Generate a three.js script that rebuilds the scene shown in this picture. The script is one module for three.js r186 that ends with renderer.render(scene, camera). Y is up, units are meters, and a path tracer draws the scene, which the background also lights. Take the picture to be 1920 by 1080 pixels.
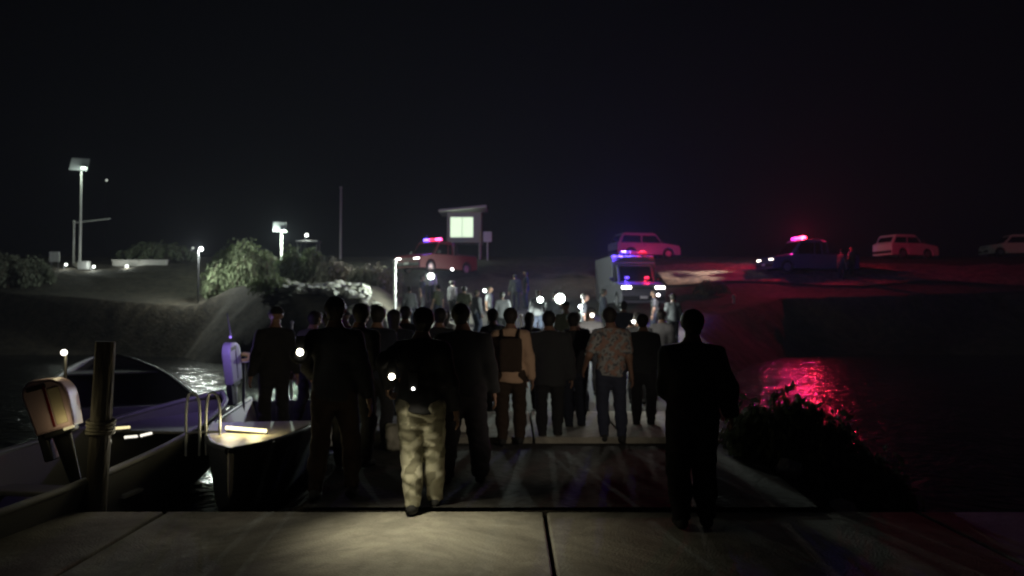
import * as THREE from 'three';
import { mergeGeometries } from 'three/addons/utils/BufferGeometryUtils.js';
import { RoundedBoxGeometry } from 'three/addons/geometries/RoundedBoxGeometry.js';
import { ImprovedNoise } from 'three/addons/math/ImprovedNoise.js';

// ------------------------------------------------------------------ camera, sky, light, exposure
const scene = new THREE.Scene();
const renderer = new THREE.WebGLRenderer({ antialias: true });
renderer.toneMapping = THREE.LinearToneMapping;
renderer.toneMappingExposure = 1;
renderer.shadowMap.enabled = true;
const F = 1478, EYE = 1.7, PITCH = Math.atan(45 / F);
const camera = new THREE.PerspectiveCamera(2 * Math.atan(540 / F) * 180 / Math.PI, 16 / 9, 0.1, 900);
camera.position.set(0, EYE, 0);
camera.rotation.set(PITCH, 0, 0);
camera.focus = 3; camera.userData.fStop = 2.6; // the phone has focused a little short in the dark
scene.add(camera);
{ // night sky: almost black, a trace of blue
  const w = 64, h = 32, d = new Float32Array(w * h * 4);
  for (let i = 0; i < w * h; i++) d.set([0.0003, 0.00034, 0.0006, 1], i * 4);
  const t = new THREE.DataTexture(d, w, h, THREE.RGBAFormat, THREE.FloatType);
  t.mapping = THREE.EquirectangularReflectionMapping; t.magFilter = THREE.LinearFilter; t.needsUpdate = true;
  scene.background = t; scene.environment = t;
}
const moon = new THREE.DirectionalLight(0xc8d2ff, 0.004);
moon.position.set(-40, 90, 30); moon.castShadow = true;
Object.assign(moon.shadow.camera, { left: -80, right: 80, top: 80, bottom: -80, near: 1, far: 300 });
scene.add(moon, moon.target);
scene.fog = new THREE.FogExp2(0xd4d9ec, 0.0006);

// ------------------------------------------------------------------ helpers
let seed = 7;
const rnd = (a = 0, b = 1) => { seed = (seed * 1664525 + 1013904223) >>> 0; return a + (b - a) * seed / 4294967296; };
const noise = new ImprovedNoise();
const nz = (x, y, z) => noise.noise(x, y, z);
const clamp = (v, a, b) => Math.min(b, Math.max(a, v));
const sst = (a, b, v) => { const t = clamp((v - a) / (b - a), 0, 1); return t * t * (3 - 2 * t); };
const lerp = (a, b, t) => a + (b - a) * t;
const V = (x, y, z) => new THREE.Vector3(x, y, z);
const CP = Math.cos(PITCH), SP = Math.sin(PITCH);
function at(px, py, D) { // place in the world, D metres ahead
  const a = (px - 960) / F, b = (540 - py) / F, k = D / (CP - b * SP);
  return V(a * k, EYE + (b * CP + SP) * k, -D);
}
const used = {};
function numbered(n) { used[n] = (used[n] ?? -1) + 1; return used[n] ? n + '_' + String(used[n]).padStart(3, '0') : n; }
function tag(o, label, category, group) {
  o.userData.label = label; o.userData.category = category; if (group) o.userData.group = group; return o;
}
function thing(name, label, category, p = V(0, 0, 0), turn = 0, group) {
  const o = new THREE.Group(); o.name = numbered(name); o.position.copy(p); o.rotation.y = turn; scene.add(o);
  return tag(o, label, category, group);
}
function part(name, geo, mat, parent) {
  const g = Array.isArray(geo) ? mergeGeometries(geo.map((q) => { const u = q.index ? q.toNonIndexed() : q; for (const k of Object.keys(u.attributes)) if (!['position', 'normal', 'uv'].includes(k)) u.deleteAttribute(k); if (!u.attributes.uv) u.setAttribute('uv', new THREE.Float32BufferAttribute(new Float32Array(u.attributes.position.count * 2), 2)); return u; })) : geo;
  const m = new THREE.Mesh(g, mat); m.name = name; m.castShadow = m.receiveShadow = true;
  (parent ?? scene).add(m); return m;
}
function struct(name, geo, mat, parent) { const m = part(name, geo, mat, parent); if (!parent) m.userData.kind = 'structure'; return m; }
const M = (r, g, b, rough = 0.8, extra = {}) => { const m = new THREE.MeshStandardMaterial({ roughness: rough, ...extra }); m.color.setRGB(r, g, b); return m; };
const glow = (r, g, b, k) => { const m = new THREE.MeshStandardMaterial({ color: 0x222222, roughness: 0.4 }); m.emissive.setRGB(r, g, b); m.emissiveIntensity = k; return m; };
const box = (w, h, d, x = 0, y = 0, z = 0, r = 0.015) => new RoundedBoxGeometry(w, h, d, 1, Math.min(r, w / 2.1, h / 2.1, d / 2.1)).translate(x, y, z);
const cyl = (r0, r1, h, x = 0, y = 0, z = 0, n = 14) => new THREE.CylinderGeometry(r1, r0, h, n).translate(x, y + h / 2, z);
const tube = (pts, r, n = 16, rs = 7, closed = false) => new THREE.TubeGeometry(new THREE.CatmullRomCurve3(pts.map((p) => p.isVector3 ? p : V(...p)), closed), n, r, rs, closed);
function rod(a, b, r, n = 8) { const d = b.clone().sub(a), g = new THREE.CylinderGeometry(r, r, d.length(), n); g.applyQuaternion(new THREE.Quaternion().setFromUnitVectors(V(0, 1, 0), d.clone().normalize())); return g.translate((a.x + b.x) / 2, (a.y + b.y) / 2, (a.z + b.z) / 2); }
function lampPoint(parent, x, y, z, r, g, b, I, size = 2) { const l = new THREE.PointLight(0xffffff, I); l.color.setRGB(r, g, b); l.position.set(x, y, z); l.castShadow = true; l.shadow.radius = size; l.decay = 2; parent.add(l); return l; }
function lampSpot(parent, p, to, r, g, b, I, angle = 0.5, pen = 0.6, size = 2) {
  const l = new THREE.SpotLight(0xffffff, I, 0, angle, pen, 2); l.color.setRGB(r, g, b); l.position.copy(p); l.target.position.copy(to); l.castShadow = true; l.shadow.radius = size; parent.add(l, l.target); return l;
}
// colour texture of fine and coarse grain, tiled in metres
function grainTex(base, spread, coarse, metres, stain = 0) {
  const n = 512, c = document.createElement('canvas'); c.width = c.height = n; const x = c.getContext('2d'), im = x.createImageData(n, n);
  const per = (u, v, f, s) => { const a = u * Math.PI * 2, b = v * Math.PI * 2, R = f / 6.283; return nz(Math.cos(a) * R + s, Math.sin(a) * R + Math.cos(b) * R, Math.sin(b) * R + s * 2.3); };
  for (let j = 0; j < n; j++) for (let i = 0; i < n; i++) {
    const u = i / n, v = j / n; let k = 1 + spread * (rnd() - 0.5) + coarse * (per(u, v, 9, 3) + 0.6 * per(u, v, 31, 8));
    const st = per(u, v, 14, 21) + 0.5 * per(u, v, 47, 5); if (st > 0.22) k *= 1 - stain * clamp((st - 0.22) * 6, 0, 1);
    const o = (j * n + i) * 4; for (let q = 0; q < 3; q++) im.data[o + q] = clamp(base[q] * k, 0, 255); im.data[o + 3] = 255;
  }
  x.putImageData(im, 0, 0);
  const t = new THREE.CanvasTexture(c); t.colorSpace = THREE.SRGBColorSpace; t.wrapS = t.wrapT = THREE.RepeatWrapping; t.repeat.set(1 / metres, 1 / metres); return t;
}
function bumpTex(freq, metres, oct = 3) {
  const n = 256, d = new Uint8Array(n * n * 4);
  const per = (u, v, f, s) => { const a = u * Math.PI * 2, b = v * Math.PI * 2, R = f / 6.283; return nz(Math.cos(a) * R + s, Math.sin(a) * R + Math.cos(b) * R, Math.sin(b) * R + s * 2.3); };
  for (let j = 0; j < n; j++) for (let i = 0; i < n; i++) { let k = 0; for (let q = 0; q < oct; q++) k += per(i / n, j / n, freq * 2 ** q, q * 7 + 1) / 2 ** q; d.fill(clamp(128 + k * 100, 0, 255), (j * n + i) * 4, (j * n + i) * 4 + 3); d[(j * n + i) * 4 + 3] = 255; }
  const t = new THREE.DataTexture(d, n, n); t.wrapS = t.wrapT = THREE.RepeatWrapping; t.magFilter = THREE.LinearFilter; t.repeat.set(1 / metres, 1 / metres); t.needsUpdate = true; return t;
}
function uvXZ(g, off = 0) { const p = g.attributes.position, u = new Float32Array(p.count * 2); for (let i = 0; i < p.count; i++) { u[i * 2] = p.getX(i) + p.getY(i) * 0.37 + off; u[i * 2 + 1] = p.getZ(i) + p.getY(i) * 0.71 + off * 1.7; } g.setAttribute('uv', new THREE.BufferAttribute(u, 2)); return g; }

// ------------------------------------------------------------------ materials
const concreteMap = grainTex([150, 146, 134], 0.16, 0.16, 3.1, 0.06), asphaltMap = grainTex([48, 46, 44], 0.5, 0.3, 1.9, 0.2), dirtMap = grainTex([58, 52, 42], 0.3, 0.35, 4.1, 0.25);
const concreteBump = bumpTex(60, 1.1), roughBump = bumpTex(30, 1.7);
const concrete = new THREE.MeshStandardMaterial({ map: concreteMap, roughness: 0.85, bumpMap: concreteBump, bumpScale: 0.006 });
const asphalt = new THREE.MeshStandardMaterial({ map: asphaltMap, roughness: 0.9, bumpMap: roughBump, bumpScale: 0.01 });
const dirt = new THREE.MeshStandardMaterial({ map: dirtMap, roughness: 0.95, bumpMap: roughBump, bumpScale: 0.05 });
const track = new THREE.MeshStandardMaterial({ map: grainTex([124, 106, 88], 0.3, 0.3, 3.7, 0.2), roughness: 0.95, bumpMap: roughBump, bumpScale: 0.04 });  // paler than the soil around, standing for the headlight-lit strip
const steel = M(0.35, 0.36, 0.37, 0.4, { metalness: 0.7 }), darkSteel = M(0.05, 0.05, 0.055, 0.5, { metalness: 0.4 }), whitePaint = M(0.72, 0.72, 0.7, 0.45), rubber = M(0.02, 0.02, 0.02, 0.85), blackPlastic = M(0.02, 0.02, 0.022, 0.5);
const glassDark = new THREE.MeshPhysicalMaterial({ color: 0x0a0c10, roughness: 0.06, metalness: 0, clearcoat: 1, clearcoatRoughness: 0.03 });

// ------------------------------------------------------------------ terrain, causeway, quay, water
const WATER = -0.4;
const line = (pts, v) => { if (v <= pts[0][0]) return pts[0][1]; for (let i = 1; i < pts.length; i++) if (v <= pts[i][0]) { const [a, b] = pts[i - 1], [c, d] = pts[i]; return lerp(b, d, (v - a) / (c - a)); } return pts[pts.length - 1][1]; };
const crest = (D) => line([[0, 0], [15, 0], [30, 0.95], [37, 1.75], [42, 2.7], [46, 3.9], [50, 4.7], [56, 5.4], [62, 6.0], [75, 6.9], [100, 7.2], [300, 8]], D);
const edgeL = (D) => line([[6, -1.9], [14, -2.3], [24, -4.6], [31, -8.2], [37, -13], [43, -30], [47, -300]], D);
const edgeR = (D) => line([[6, 2.7], [14, 3.3], [22, 4.6], [30, 7], [36, 9.5], [40, 13.5], [42.5, 30], [45, 300]], D);
function hGround(x, D) {
  const c = crest(D), out = Math.max(edgeL(D) - x, x - edgeR(D), 0);
  const side = x < 0 ? 0.9 : 0.75;
  let h = D < 44 ? c - out * side : c;
  const bed = -1.6 + 0.2 * nz(x * 0.3, 3, D * 0.3);
  const far = D > 36 ? sst(36, 45, D) * 3.6 : -9;
  h = Math.max(h, bed, Math.min(c, far * (Math.abs(x) > 6 ? 1 : 0) + (Math.abs(x) > 6 ? -1.2 : -9)));
  h += 1.15 * sst(-4.6, -6.6, x) * sst(-16, -12.5, x) * sst(29.8, 32.6, D) * (1 - sst(37, 41, D));
  if (D < 6.5) h = -1.6;
  const rough = out > 0.05 || D > 45 ? 0.16 : 0.02;
  return h + (h > -1.4 ? rough * (nz(x * 0.9, 1, D * 0.9) + 0.5 * nz(x * 2.3, 4, D * 2.3)) : 0);
}
{
  const xs = [], ds = [];
  for (let x = -150; x <= 150;) { xs.push(x); x += Math.abs(x) < 22 ? 0.35 : Math.abs(x) < 45 ? 0.9 : 5; }
  for (let d = 5; d <= 400;) { ds.push(d); d += d < 50 ? 0.35 : d < 80 ? 0.8 : 8; }
  const pos = [], uv = [], idx = [];
  ds.forEach((d) => xs.forEach((x) => { const y = hGround(x, d); pos.push(x, y, -d); uv.push(x + y * 0.4, d + y * 0.8); }));
  const n = xs.length;
  for (let j = 0; j < ds.length - 1; j++) for (let i = 0; i < n - 1; i++) { const a = j * n + i; idx.push(a, a + 1, a + n, a + 1, a + n + 1, a + n); }
  const g = new THREE.BufferGeometry(); g.setAttribute('position', new THREE.Float32BufferAttribute(pos, 3)); g.setAttribute('uv', new THREE.Float32BufferAttribute(uv, 2)); g.setIndex(idx); g.computeVertexNormals();
  struct('ground', g, dirt);
}
{ // water with small ripples
  const g = new THREE.PlaneGeometry(600, 420, 1, 1).rotateX(-Math.PI / 2); g.translate(0, WATER, -150); uvXZ(g);
  const m = new THREE.MeshPhysicalMaterial({ color: 0x04070a, roughness: 0.17, ior: 1.33, bumpMap: bumpTex(9, 2.4, 3), bumpScale: 0.05 });
  struct('water', g, m);
}
drape2('dirt_road', 8.5, 60, 43.6, 49.5);
function drape2(name, x0, x1, d0, d1) { // track atop the right bank, headlight glow put into its pale colour
  const nx = 90, nd = 12, pos = [], uv = [], idx = [];
  for (let j = 0; j <= nd; j++) for (let i = 0; i <= nx; i++) { const x = lerp(x0, x1, i / nx), d = lerp(d0, d1, j / nd) + 0.5 * Math.sin(x * 0.6) * (j === 0 || j === nd ? 1 : 0), y = Math.max(hGround(x, d), hGround(x + 0.3, d), hGround(x, d + 0.3), hGround(x, d - 0.3)) + 0.03; pos.push(x, y, -d); uv.push(x, d); }
  for (let j = 0; j < nd; j++) for (let i = 0; i < nx; i++) { const a = j * (nx + 1) + i; idx.push(a, a + 1, a + nx + 1, a + 1, a + nx + 2, a + nx + 1); }
  const g = new THREE.BufferGeometry(); g.setAttribute('position', new THREE.Float32BufferAttribute(pos, 3)); g.setAttribute('uv', new THREE.Float32BufferAttribute(uv, 2)); g.setIndex(idx); g.computeVertexNormals(); struct(name, g, track);
}
const onGround = (px, D) => { const x = (px - 960) / F * D / CP; return V(x, hGround(x, D), -D); };
// drape a sheet over the causeway
function drape(name, x0, x1, d0, d1, lift, mat, parent, nx = 10) {
  const nd = Math.max(2, Math.round((d1 - d0) / 0.5)), pos = [], uv = [], idx = [];
  for (let j = 0; j <= nd; j++) for (let i = 0; i <= nx; i++) { const d = lerp(d0, d1, j / nd), x = lerp(x0(d), x1(d), i / nx), y = crest(d) + lift; pos.push(x, y, -d); uv.push(x, d); }
  for (let j = 0; j < nd; j++) for (let i = 0; i < nx; i++) { const a = j * (nx + 1) + i; idx.push(a, a + 1, a + nx + 1, a + 1, a + nx + 2, a + nx + 1); }
  const g = new THREE.BufferGeometry(); g.setAttribute('position', new THREE.Float32BufferAttribute(pos, 3)); g.setAttribute('uv', new THREE.Float32BufferAttribute(uv, 2)); g.setIndex(idx); g.computeVertexNormals();
  return struct(name, g, mat, parent);
}
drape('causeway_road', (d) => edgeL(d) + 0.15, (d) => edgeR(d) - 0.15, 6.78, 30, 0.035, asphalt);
const QE = 6.78; // far edge of the quay
{ // quay of cast concrete slabs with open joints
  const quay = new THREE.Group(); quay.name = 'quay'; quay.userData.kind = 'structure'; scene.add(quay);
  const cuts = [-9, -6.1, -2.95, 0.28, 3.45, 6.6, 10], rows = [[-3.4, 0.1], [0.13, 3.4], [3.43, QE]];
  for (const [a, b] of rows) for (let i = 0; i < cuts.length - 1; i++) {
    const w = cuts[i + 1] - cuts[i] - 0.03, g = box(w, 0.3, b - a, (cuts[i] + cuts[i + 1]) / 2, -0.15 + rnd(-0.004, 0.004), -(a + b) / 2, 0.02);
    part('slab', uvXZ(g, i * 0.7 + a), concrete, quay);
  }
  part('quay_wall', box(18.9, 1.4, 9.9, 0.5, -1.01, -1.65, 0.02), M(0.12, 0.115, 0.11, 0.9), quay);
  // concrete band crossing the causeway with its kerb
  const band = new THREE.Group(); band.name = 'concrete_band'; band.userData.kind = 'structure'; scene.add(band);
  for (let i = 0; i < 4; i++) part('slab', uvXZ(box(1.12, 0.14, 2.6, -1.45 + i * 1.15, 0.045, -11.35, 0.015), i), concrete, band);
}

// ------------------------------------------------------------------ implicit surfaces for people
function surfaceNets(sdf, lo, hi, c) {
  const n = [0, 1, 2].map((k) => Math.ceil((hi[k] - lo[k]) / c) + 1), [nx, ny, nzz] = n, f = new Float32Array(nx * ny * nzz);
  for (let k = 0, q = 0; k < nzz; k++) for (let j = 0; j < ny; j++) for (let i = 0; i < nx; i++) f[q++] = sdf(lo[0] + i * c, lo[1] + j * c, lo[2] + k * c);
  const id = new Int32Array(nx * ny * nzz).fill(-1), pos = [], idx = [], S = [1, nx, nx * ny];
  for (let k = 0; k < nzz - 1; k++) for (let j = 0; j < ny - 1; j++) for (let i = 0; i < nx - 1; i++) {
    const b = i + j * nx + k * nx * ny; let m = 0, x = 0, y = 0, z = 0, e = 0; const v = [];
    for (let q = 0; q < 8; q++) { const val = f[b + (q & 1) + (q >> 1 & 1) * S[1] + (q >> 2) * S[2]]; v.push(val); if (val < 0) m |= 1 << q; }
    if (m === 0 || m === 255) continue;
    for (let q = 0; q < 8; q++) for (let a = 0; a < 3; a++) { if (q >> a & 1) continue; const r = q | 1 << a; if ((v[q] < 0) === (v[r] < 0)) continue; const t = v[q] / (v[q] - v[r]); x += (q & 1) + (a === 0 ? t : 0); y += (q >> 1 & 1) + (a === 1 ? t : 0); z += (q >> 2) + (a === 2 ? t : 0); e++; }
    id[b] = pos.length / 3; pos.push(lo[0] + (i + x / e) * c, lo[1] + (j + y / e) * c, lo[2] + (k + z / e) * c);
  }
  for (let k = 1; k < nzz - 1; k++) for (let j = 1; j < ny - 1; j++) for (let i = 1; i < nx - 1; i++) {
    const b = i + j * S[1] + k * S[2];
    for (let a = 0; a < 3; a++) {
      const s = f[b] < 0, t = f[b + S[a]] < 0; if (s === t) continue;
      const u = S[(a + 1) % 3], w = S[(a + 2) % 3], A = id[b - u - w], B = id[b - w], C = id[b], E = id[b - u]; if (A < 0 || B < 0 || C < 0 || E < 0) continue;
      if (s) idx.push(A, B, C, A, C, E); else idx.push(A, C, B, A, E, C);
    }
  }
  const g = new THREE.BufferGeometry(); g.setAttribute('position', new THREE.Float32BufferAttribute(pos, 3)); g.setIndex(idx); g.computeVertexNormals();
  g.setAttribute('uv', new THREE.Float32BufferAttribute(new Float32Array(pos.length / 3 * 2), 2)); return g;
}
const smin = (a, b, k) => { const h = Math.max(k - Math.abs(a - b), 0) / k; return Math.min(a, b) - h * h * k * 0.25; };
// bone: [ax,ay,az, bx,by,bz, ra, rb, depthScale]
function capD(p, q, r, B) {
  const s = B[8] ?? 1, ax = B[0], ay = B[1], az = B[2], dx = B[3] - ax, dy = B[4] - ay, dz = (B[5] - az) / s, X = p - ax, Y = q - ay, Z = (r - az) / s;
  const L = dx * dx + dy * dy + dz * dz, t = L > 1e-9 ? clamp((X * dx + Y * dy + Z * dz) / L, 0, 1) : 0, ex = X - dx * t, ey = Y - dy * t, ez = Z - dz * t;
  return (Math.sqrt(ex * ex + ey * ey + ez * ez) - (B[6] + (B[7] - B[6]) * t)) * (s < 1 ? 0.5 + s / 2 : 1);
}
const field = (bones, k) => (x, y, z) => { let d = 9; for (const b of bones) { const v = capD(x, y, z, b); d = d > 8 ? v : smin(d, v, k); } return d; };
function bounds(bones, pad) { const lo = [9, 9, 9], hi = [-9, -9, -9]; for (const b of bones) for (let e = 0; e < 2; e++) for (let k = 0; k < 3; k++) { const r = Math.max(b[6], b[7]) + pad; lo[k] = Math.min(lo[k], b[e * 3 + k] - r); hi[k] = Math.max(hi[k], b[e * 3 + k] + r); } return [lo, hi]; }
function ik(a, t, l1, l2, pole) {
  const d = t.clone().sub(a); let L = d.length(); if (L > (l1 + l2) * 0.995) { d.setLength((l1 + l2) * 0.995); L = d.length(); } const u = d.clone().normalize(), c = (l1 * l1 - l2 * l2 + L * L) / (2 * L), h = Math.sqrt(Math.max(0, l1 * l1 - c * c));
  const p = pole.clone().addScaledVector(u, -pole.dot(u)).normalize();
  return [a.clone().addScaledVector(u, c).addScaledVector(p, h), a.clone().add(d)];
}
const skinTones = [[0.16, 0.085, 0.055], [0.22, 0.12, 0.08], [0.1, 0.055, 0.035], [0.28, 0.16, 0.11]].map((c) => M(...c, 0.6));
const hairMats = [M(0.008, 0.006, 0.005, 0.7), M(0.015, 0.01, 0.007, 0.75)];
const vert = (fn, rough = 0.9) => ({ fn, mat: new THREE.MeshStandardMaterial({ vertexColors: true, roughness: rough }) });
const cloth = (r, g, b) => ({ mat: M(r, g, b, 0.95) });
const camo = vert((x, y, z) => { const n = nz(x * 9, y * 7, z * 9), m = nz(x * 17 + 9, y * 14, z * 17); return n > 0.12 ? [0.17, 0.16, 0.11] : m > 0.2 ? [0.28, 0.27, 0.19] : [0.42, 0.4, 0.3]; });
const patterned = vert((x, y, z) => { const n = nz(x * 16 + 5, y * 16, z * 16), m = nz(x * 30, y * 30 + 4, z * 30); return n > 0.1 ? [0.3, 0.18, 0.14] : m > 0.15 ? [0.09, 0.09, 0.1] : [0.3, 0.3, 0.29]; });
// faces local -z (away from the camera) when turn = 0
function person(o) {
  const s = (o.height ?? 1.73) / 1.75, near = o.cell !== undefined ? o.cell < 0.02 : o.D < 11.5, c = o.cell ?? (o.D < 11.5 ? 0.016 : o.D < 20 ? 0.022 : 0.03);
  const x0 = (o.px - 960) / F * o.D / CP, base = o.p ?? V(x0, o.y ?? (o.D < QE ? 0 : Math.max(hGround(x0, o.D), crest(o.D) + 0.035)), -o.D);
  const T = thing('person', o.label, 'person', base, o.turn ?? 0, o.group ?? 'crowd on the causeway'); T.scale.setScalar(s);
  const st = o.stance ?? [0.1, 0.02, 0.11, -0.03], lean = o.lean ?? 0, bulk = o.bulk ?? 1;
  const pel = V(0, 0.95, 0), chest = V(0, 1.27, -0.02 - lean * 0.5), neck = V(0, 1.46, -0.015 - lean), head = V((o.headX ?? (((o.px ?? 0) * 37 % 7) - 3) * 0.008), 1.63, -0.045 - lean * 1.2);
  const legs = [[-1, st[0], st[1]], [1, st[2], st[3]]].map(([k, fx, fz]) => { const hip = V(k * 0.095, 0.9, 0), an = V(k * fx, 0.085, fz), [kn] = ik(hip, an, 0.425, 0.41, V(k * 0.12, 0, -1)); return { k, hip, kn, an }; });
  const arms = [[-1, o.left ?? [-0.3, 0.83, -0.05]], [1, o.right ?? [0.3, 0.83, -0.05]]].map(([k, w]) => { const sh = V(k * 0.172 * bulk, 1.385, -0.01 - lean * 0.9), [el, wr] = ik(sh, V(...w), 0.285, 0.255, V(k * 0.35, -0.5, 0.8)); return { k, sh, el, wr }; });
  const b2 = (a, b, ra, rb, sc) => [a.x, a.y, a.z, b.x, b.y, b.z, ra, rb, sc];
  const torso = [b2(pel, V(0, 1.08, 0), 0.155 * bulk, 0.14 * bulk, 0.72), b2(V(0, 1.08, 0), chest, 0.14 * bulk, 0.165 * bulk, 0.7), b2(V(-0.085 * bulk, 1.31, chest.z), V(0.085 * bulk, 1.31, chest.z), 0.1, 0.1, 0.85), ...arms.map((a) => b2(a.sh, V(0, 1.47, neck.z), 0.05, 0.045))];
  const armB = arms.flatMap((a) => [b2(a.sh, a.el, 0.055 * bulk, 0.042), b2(a.el, a.wr, 0.041, 0.027)]);
  const legB = legs.flatMap((l) => [b2(l.hip, l.kn, 0.085 * bulk, 0.056), b2(l.kn, V(l.an.x, 0.3, lerp(l.an.z, l.kn.z, 0.5) + 0.012), 0.055, 0.053), b2(V(l.an.x, 0.3, lerp(l.an.z, l.kn.z, 0.5) + 0.012), l.an, 0.053, 0.036)]);
  const neckB = [b2(neck, V(head.x * 0.6, 1.56, lerp(neck.z, head.z, 0.6) + 0.008), 0.064, 0.057)];
  const H = head, hd = [[H.x, H.y + 0.035, H.z + 0.03, H.x, H.y + 0.03, H.z - 0.022, 0.08, 0.077], [H.x, H.y - 0.015, H.z - 0.025, H.x, H.y - 0.065, H.z - 0.045, 0.064, 0.042], [H.x, H.y + 0.005, H.z - 0.097, H.x, H.y - 0.025, H.z - 0.112, 0.011, 0.016], [H.x - 0.077, H.y - 0.015, H.z + 0.008, H.x - 0.081, H.y + 0.012, H.z + 0.016, 0.011, 0.015], [H.x + 0.077, H.y - 0.015, H.z + 0.008, H.x + 0.081, H.y + 0.012, H.z + 0.016, 0.011, 0.015], [H.x - 0.02, H.y - 0.055, H.z - 0.095, H.x + 0.02, H.y - 0.055, H.z - 0.095, 0.009, 0.009], ...neckB];
  const headF = field(hd, 0.03), face = (x, y, z) => { let d = headF(x, y, z); for (const k of [-1, 1]) d = Math.max(d, -(Math.hypot(x - H.x - k * 0.033, y - H.y - 0.01, z - H.z + 0.107) - 0.018)); return d; };
  const all = [...torso, ...armB, ...legB, ...neckB];
  const geos = [];
  { const [lo, hi] = bounds(all, 0.04), f = field(all, 0.05); geos.push(surfaceNets((x, y, z) => f(x, y, z), lo, hi, c * 1.15)); }
  { const [lo, hi] = bounds(hd, 0.03); geos.push(surfaceNets(face, lo, hi, near ? 0.009 : c * 0.7)); }
  arms.forEach((a) => { // hand
    const dir = a.wr.clone().sub(a.el).normalize(), out = V(a.k, 0, 0).addScaledVector(dir, -dir.x * a.k).normalize(), pn = out.clone().cross(dir).multiplyScalar(a.k), hb = [], P = (u, v, w) => a.wr.clone().addScaledVector(dir, u).addScaledVector(pn, v).addScaledVector(out, -w);
    const grip = (a.k < 0 ? o.gripL : o.gripR) ? 1 : 0;
    hb.push(b2(a.wr, P(0.03, 0, 0), 0.026, 0.026)); for (const v of [-0.026, -0.008, 0.01, 0.026]) hb.push(b2(P(0.02, v * 0.7, 0), P(0.085, v, 0), 0.015, 0.013));
    if (near) {
      [[-0.028, 0.062], [-0.009, 0.07], [0.01, 0.075], [0.028, 0.068]].forEach(([v, l]) => { const k1 = P(0.085 + l * 0.5, v * 1.15, 0.008 + grip * 0.022), k2 = P(0.085 + l * (grip ? 0.55 : 0.95), v * 1.2, 0.03 + grip * 0.035); hb.push(b2(P(0.085, v, 0), k1, 0.011, 0.0095), b2(k1, k2, 0.0095, 0.008)); });
      hb.push(b2(P(0.022, 0.024, 0.005), P(0.06, 0.05, 0.018), 0.015, 0.011), b2(P(0.06, 0.05, 0.018), P(0.088, 0.05 - grip * 0.012, 0.034), 0.011, 0.009));
    } else hb.push(b2(P(0.085, 0, 0), P(0.14, 0, 0.02), 0.03, 0.02));
    const [lo, hi] = bounds(hb, 0.02); geos.push(surfaceNets(field(hb, near ? 0.008 : 0.03), lo, hi, near ? 0.006 : 0.014));
    a.palm = P(0.09, 0, 0.02 + (near ? 0.02 : 0));
  });
  const skin = skinTones[o.skin ?? 1];
  part('body', mergeGeometries(geos.map((g) => g.toNonIndexed())), skin, T);
  const wear = (name, bones, k, off, spec, cut, fold = 0.006) => {
    const [lo, hi] = bounds(bones, off + 0.05), f = field(bones, k);
    const g = surfaceNets((x, y, z) => Math.max(f(x, y, z) - off - fold * (nz(x * 9, y * 13 + (o.px ?? 1), z * 9) + 0.6 * Math.sin(y * 55 + x * 21 + nz(x * 6, y * 6, z * 6) * 5) * (name === 'trousers' ? 1 : 0.6)), cut(x, y, z)), lo, hi, c);
    if (spec.fn) { const p = g.attributes.position, col = new Float32Array(p.count * 3); for (let i = 0; i < p.count; i++) col.set(spec.fn(p.getX(i), p.getY(i), p.getZ(i)), i * 3); g.setAttribute('color', new THREE.BufferAttribute(col, 3)); }
    return part(name, g, spec.mat, T);
  };
  const hem = o.hem ?? 0.86, slv = o.sleeve ?? 0.9; // sleeve: 0.45 short, 1 to the wrist
  const sleeveB = arms.flatMap((a) => slv < 0.55 ? [b2(a.sh, a.sh.clone().lerp(a.el, 0.68), 0.06 * bulk, 0.056)] : [b2(a.sh, a.el, 0.06 * bulk, 0.05), b2(a.el, a.el.clone().lerp(a.wr, 0.92), 0.048, 0.036)]);
  if (!o.bare) wear(o.topName ?? 'shirt', [...torso, [0, 0.95, 0, 0, hem, 0, 0.16 * bulk, 0.165 * bulk, 0.74], ...sleeveB], 0.05, 0.02 + (o.loose ?? 0), o.top, (x, y, z) => Math.max(hem - y * 1 - 0.01 * Math.sin(x * 14), y - 1.495 + Math.abs(x) * 0.15));
  const cuff = o.shorts ? 0.5 : 0.075;
  wear(o.shorts ? 'shorts' : 'trousers', [...legB, b2(pel, V(0, 1.0, 0), 0.15 * bulk, 0.14 * bulk, 0.74)], 0.04, 0.017 + (o.baggy ?? 0.006), o.bottom, (x, y, z) => Math.max(y - 1.0, cuff - y));
  legs.forEach((l) => { const sh = [[l.an.x, 0.055, l.an.z + 0.045, l.an.x + l.k * 0.012, 0.04, l.an.z - 0.13, 0.046, 0.04, 1], [l.an.x, 0.1, l.an.z + 0.01, l.an.x, 0.06, l.an.z, 0.045, 0.05, 1]], [lo, hi] = bounds(sh, 0.02), f = field(sh, 0.03); part('shoe', surfaceNets((x, y, z) => Math.max(f(x, y, z), 0.003 - y, y - 0.13), lo, hi, Math.min(c, 0.018)), o.shoe ?? rubber, T); });
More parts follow.
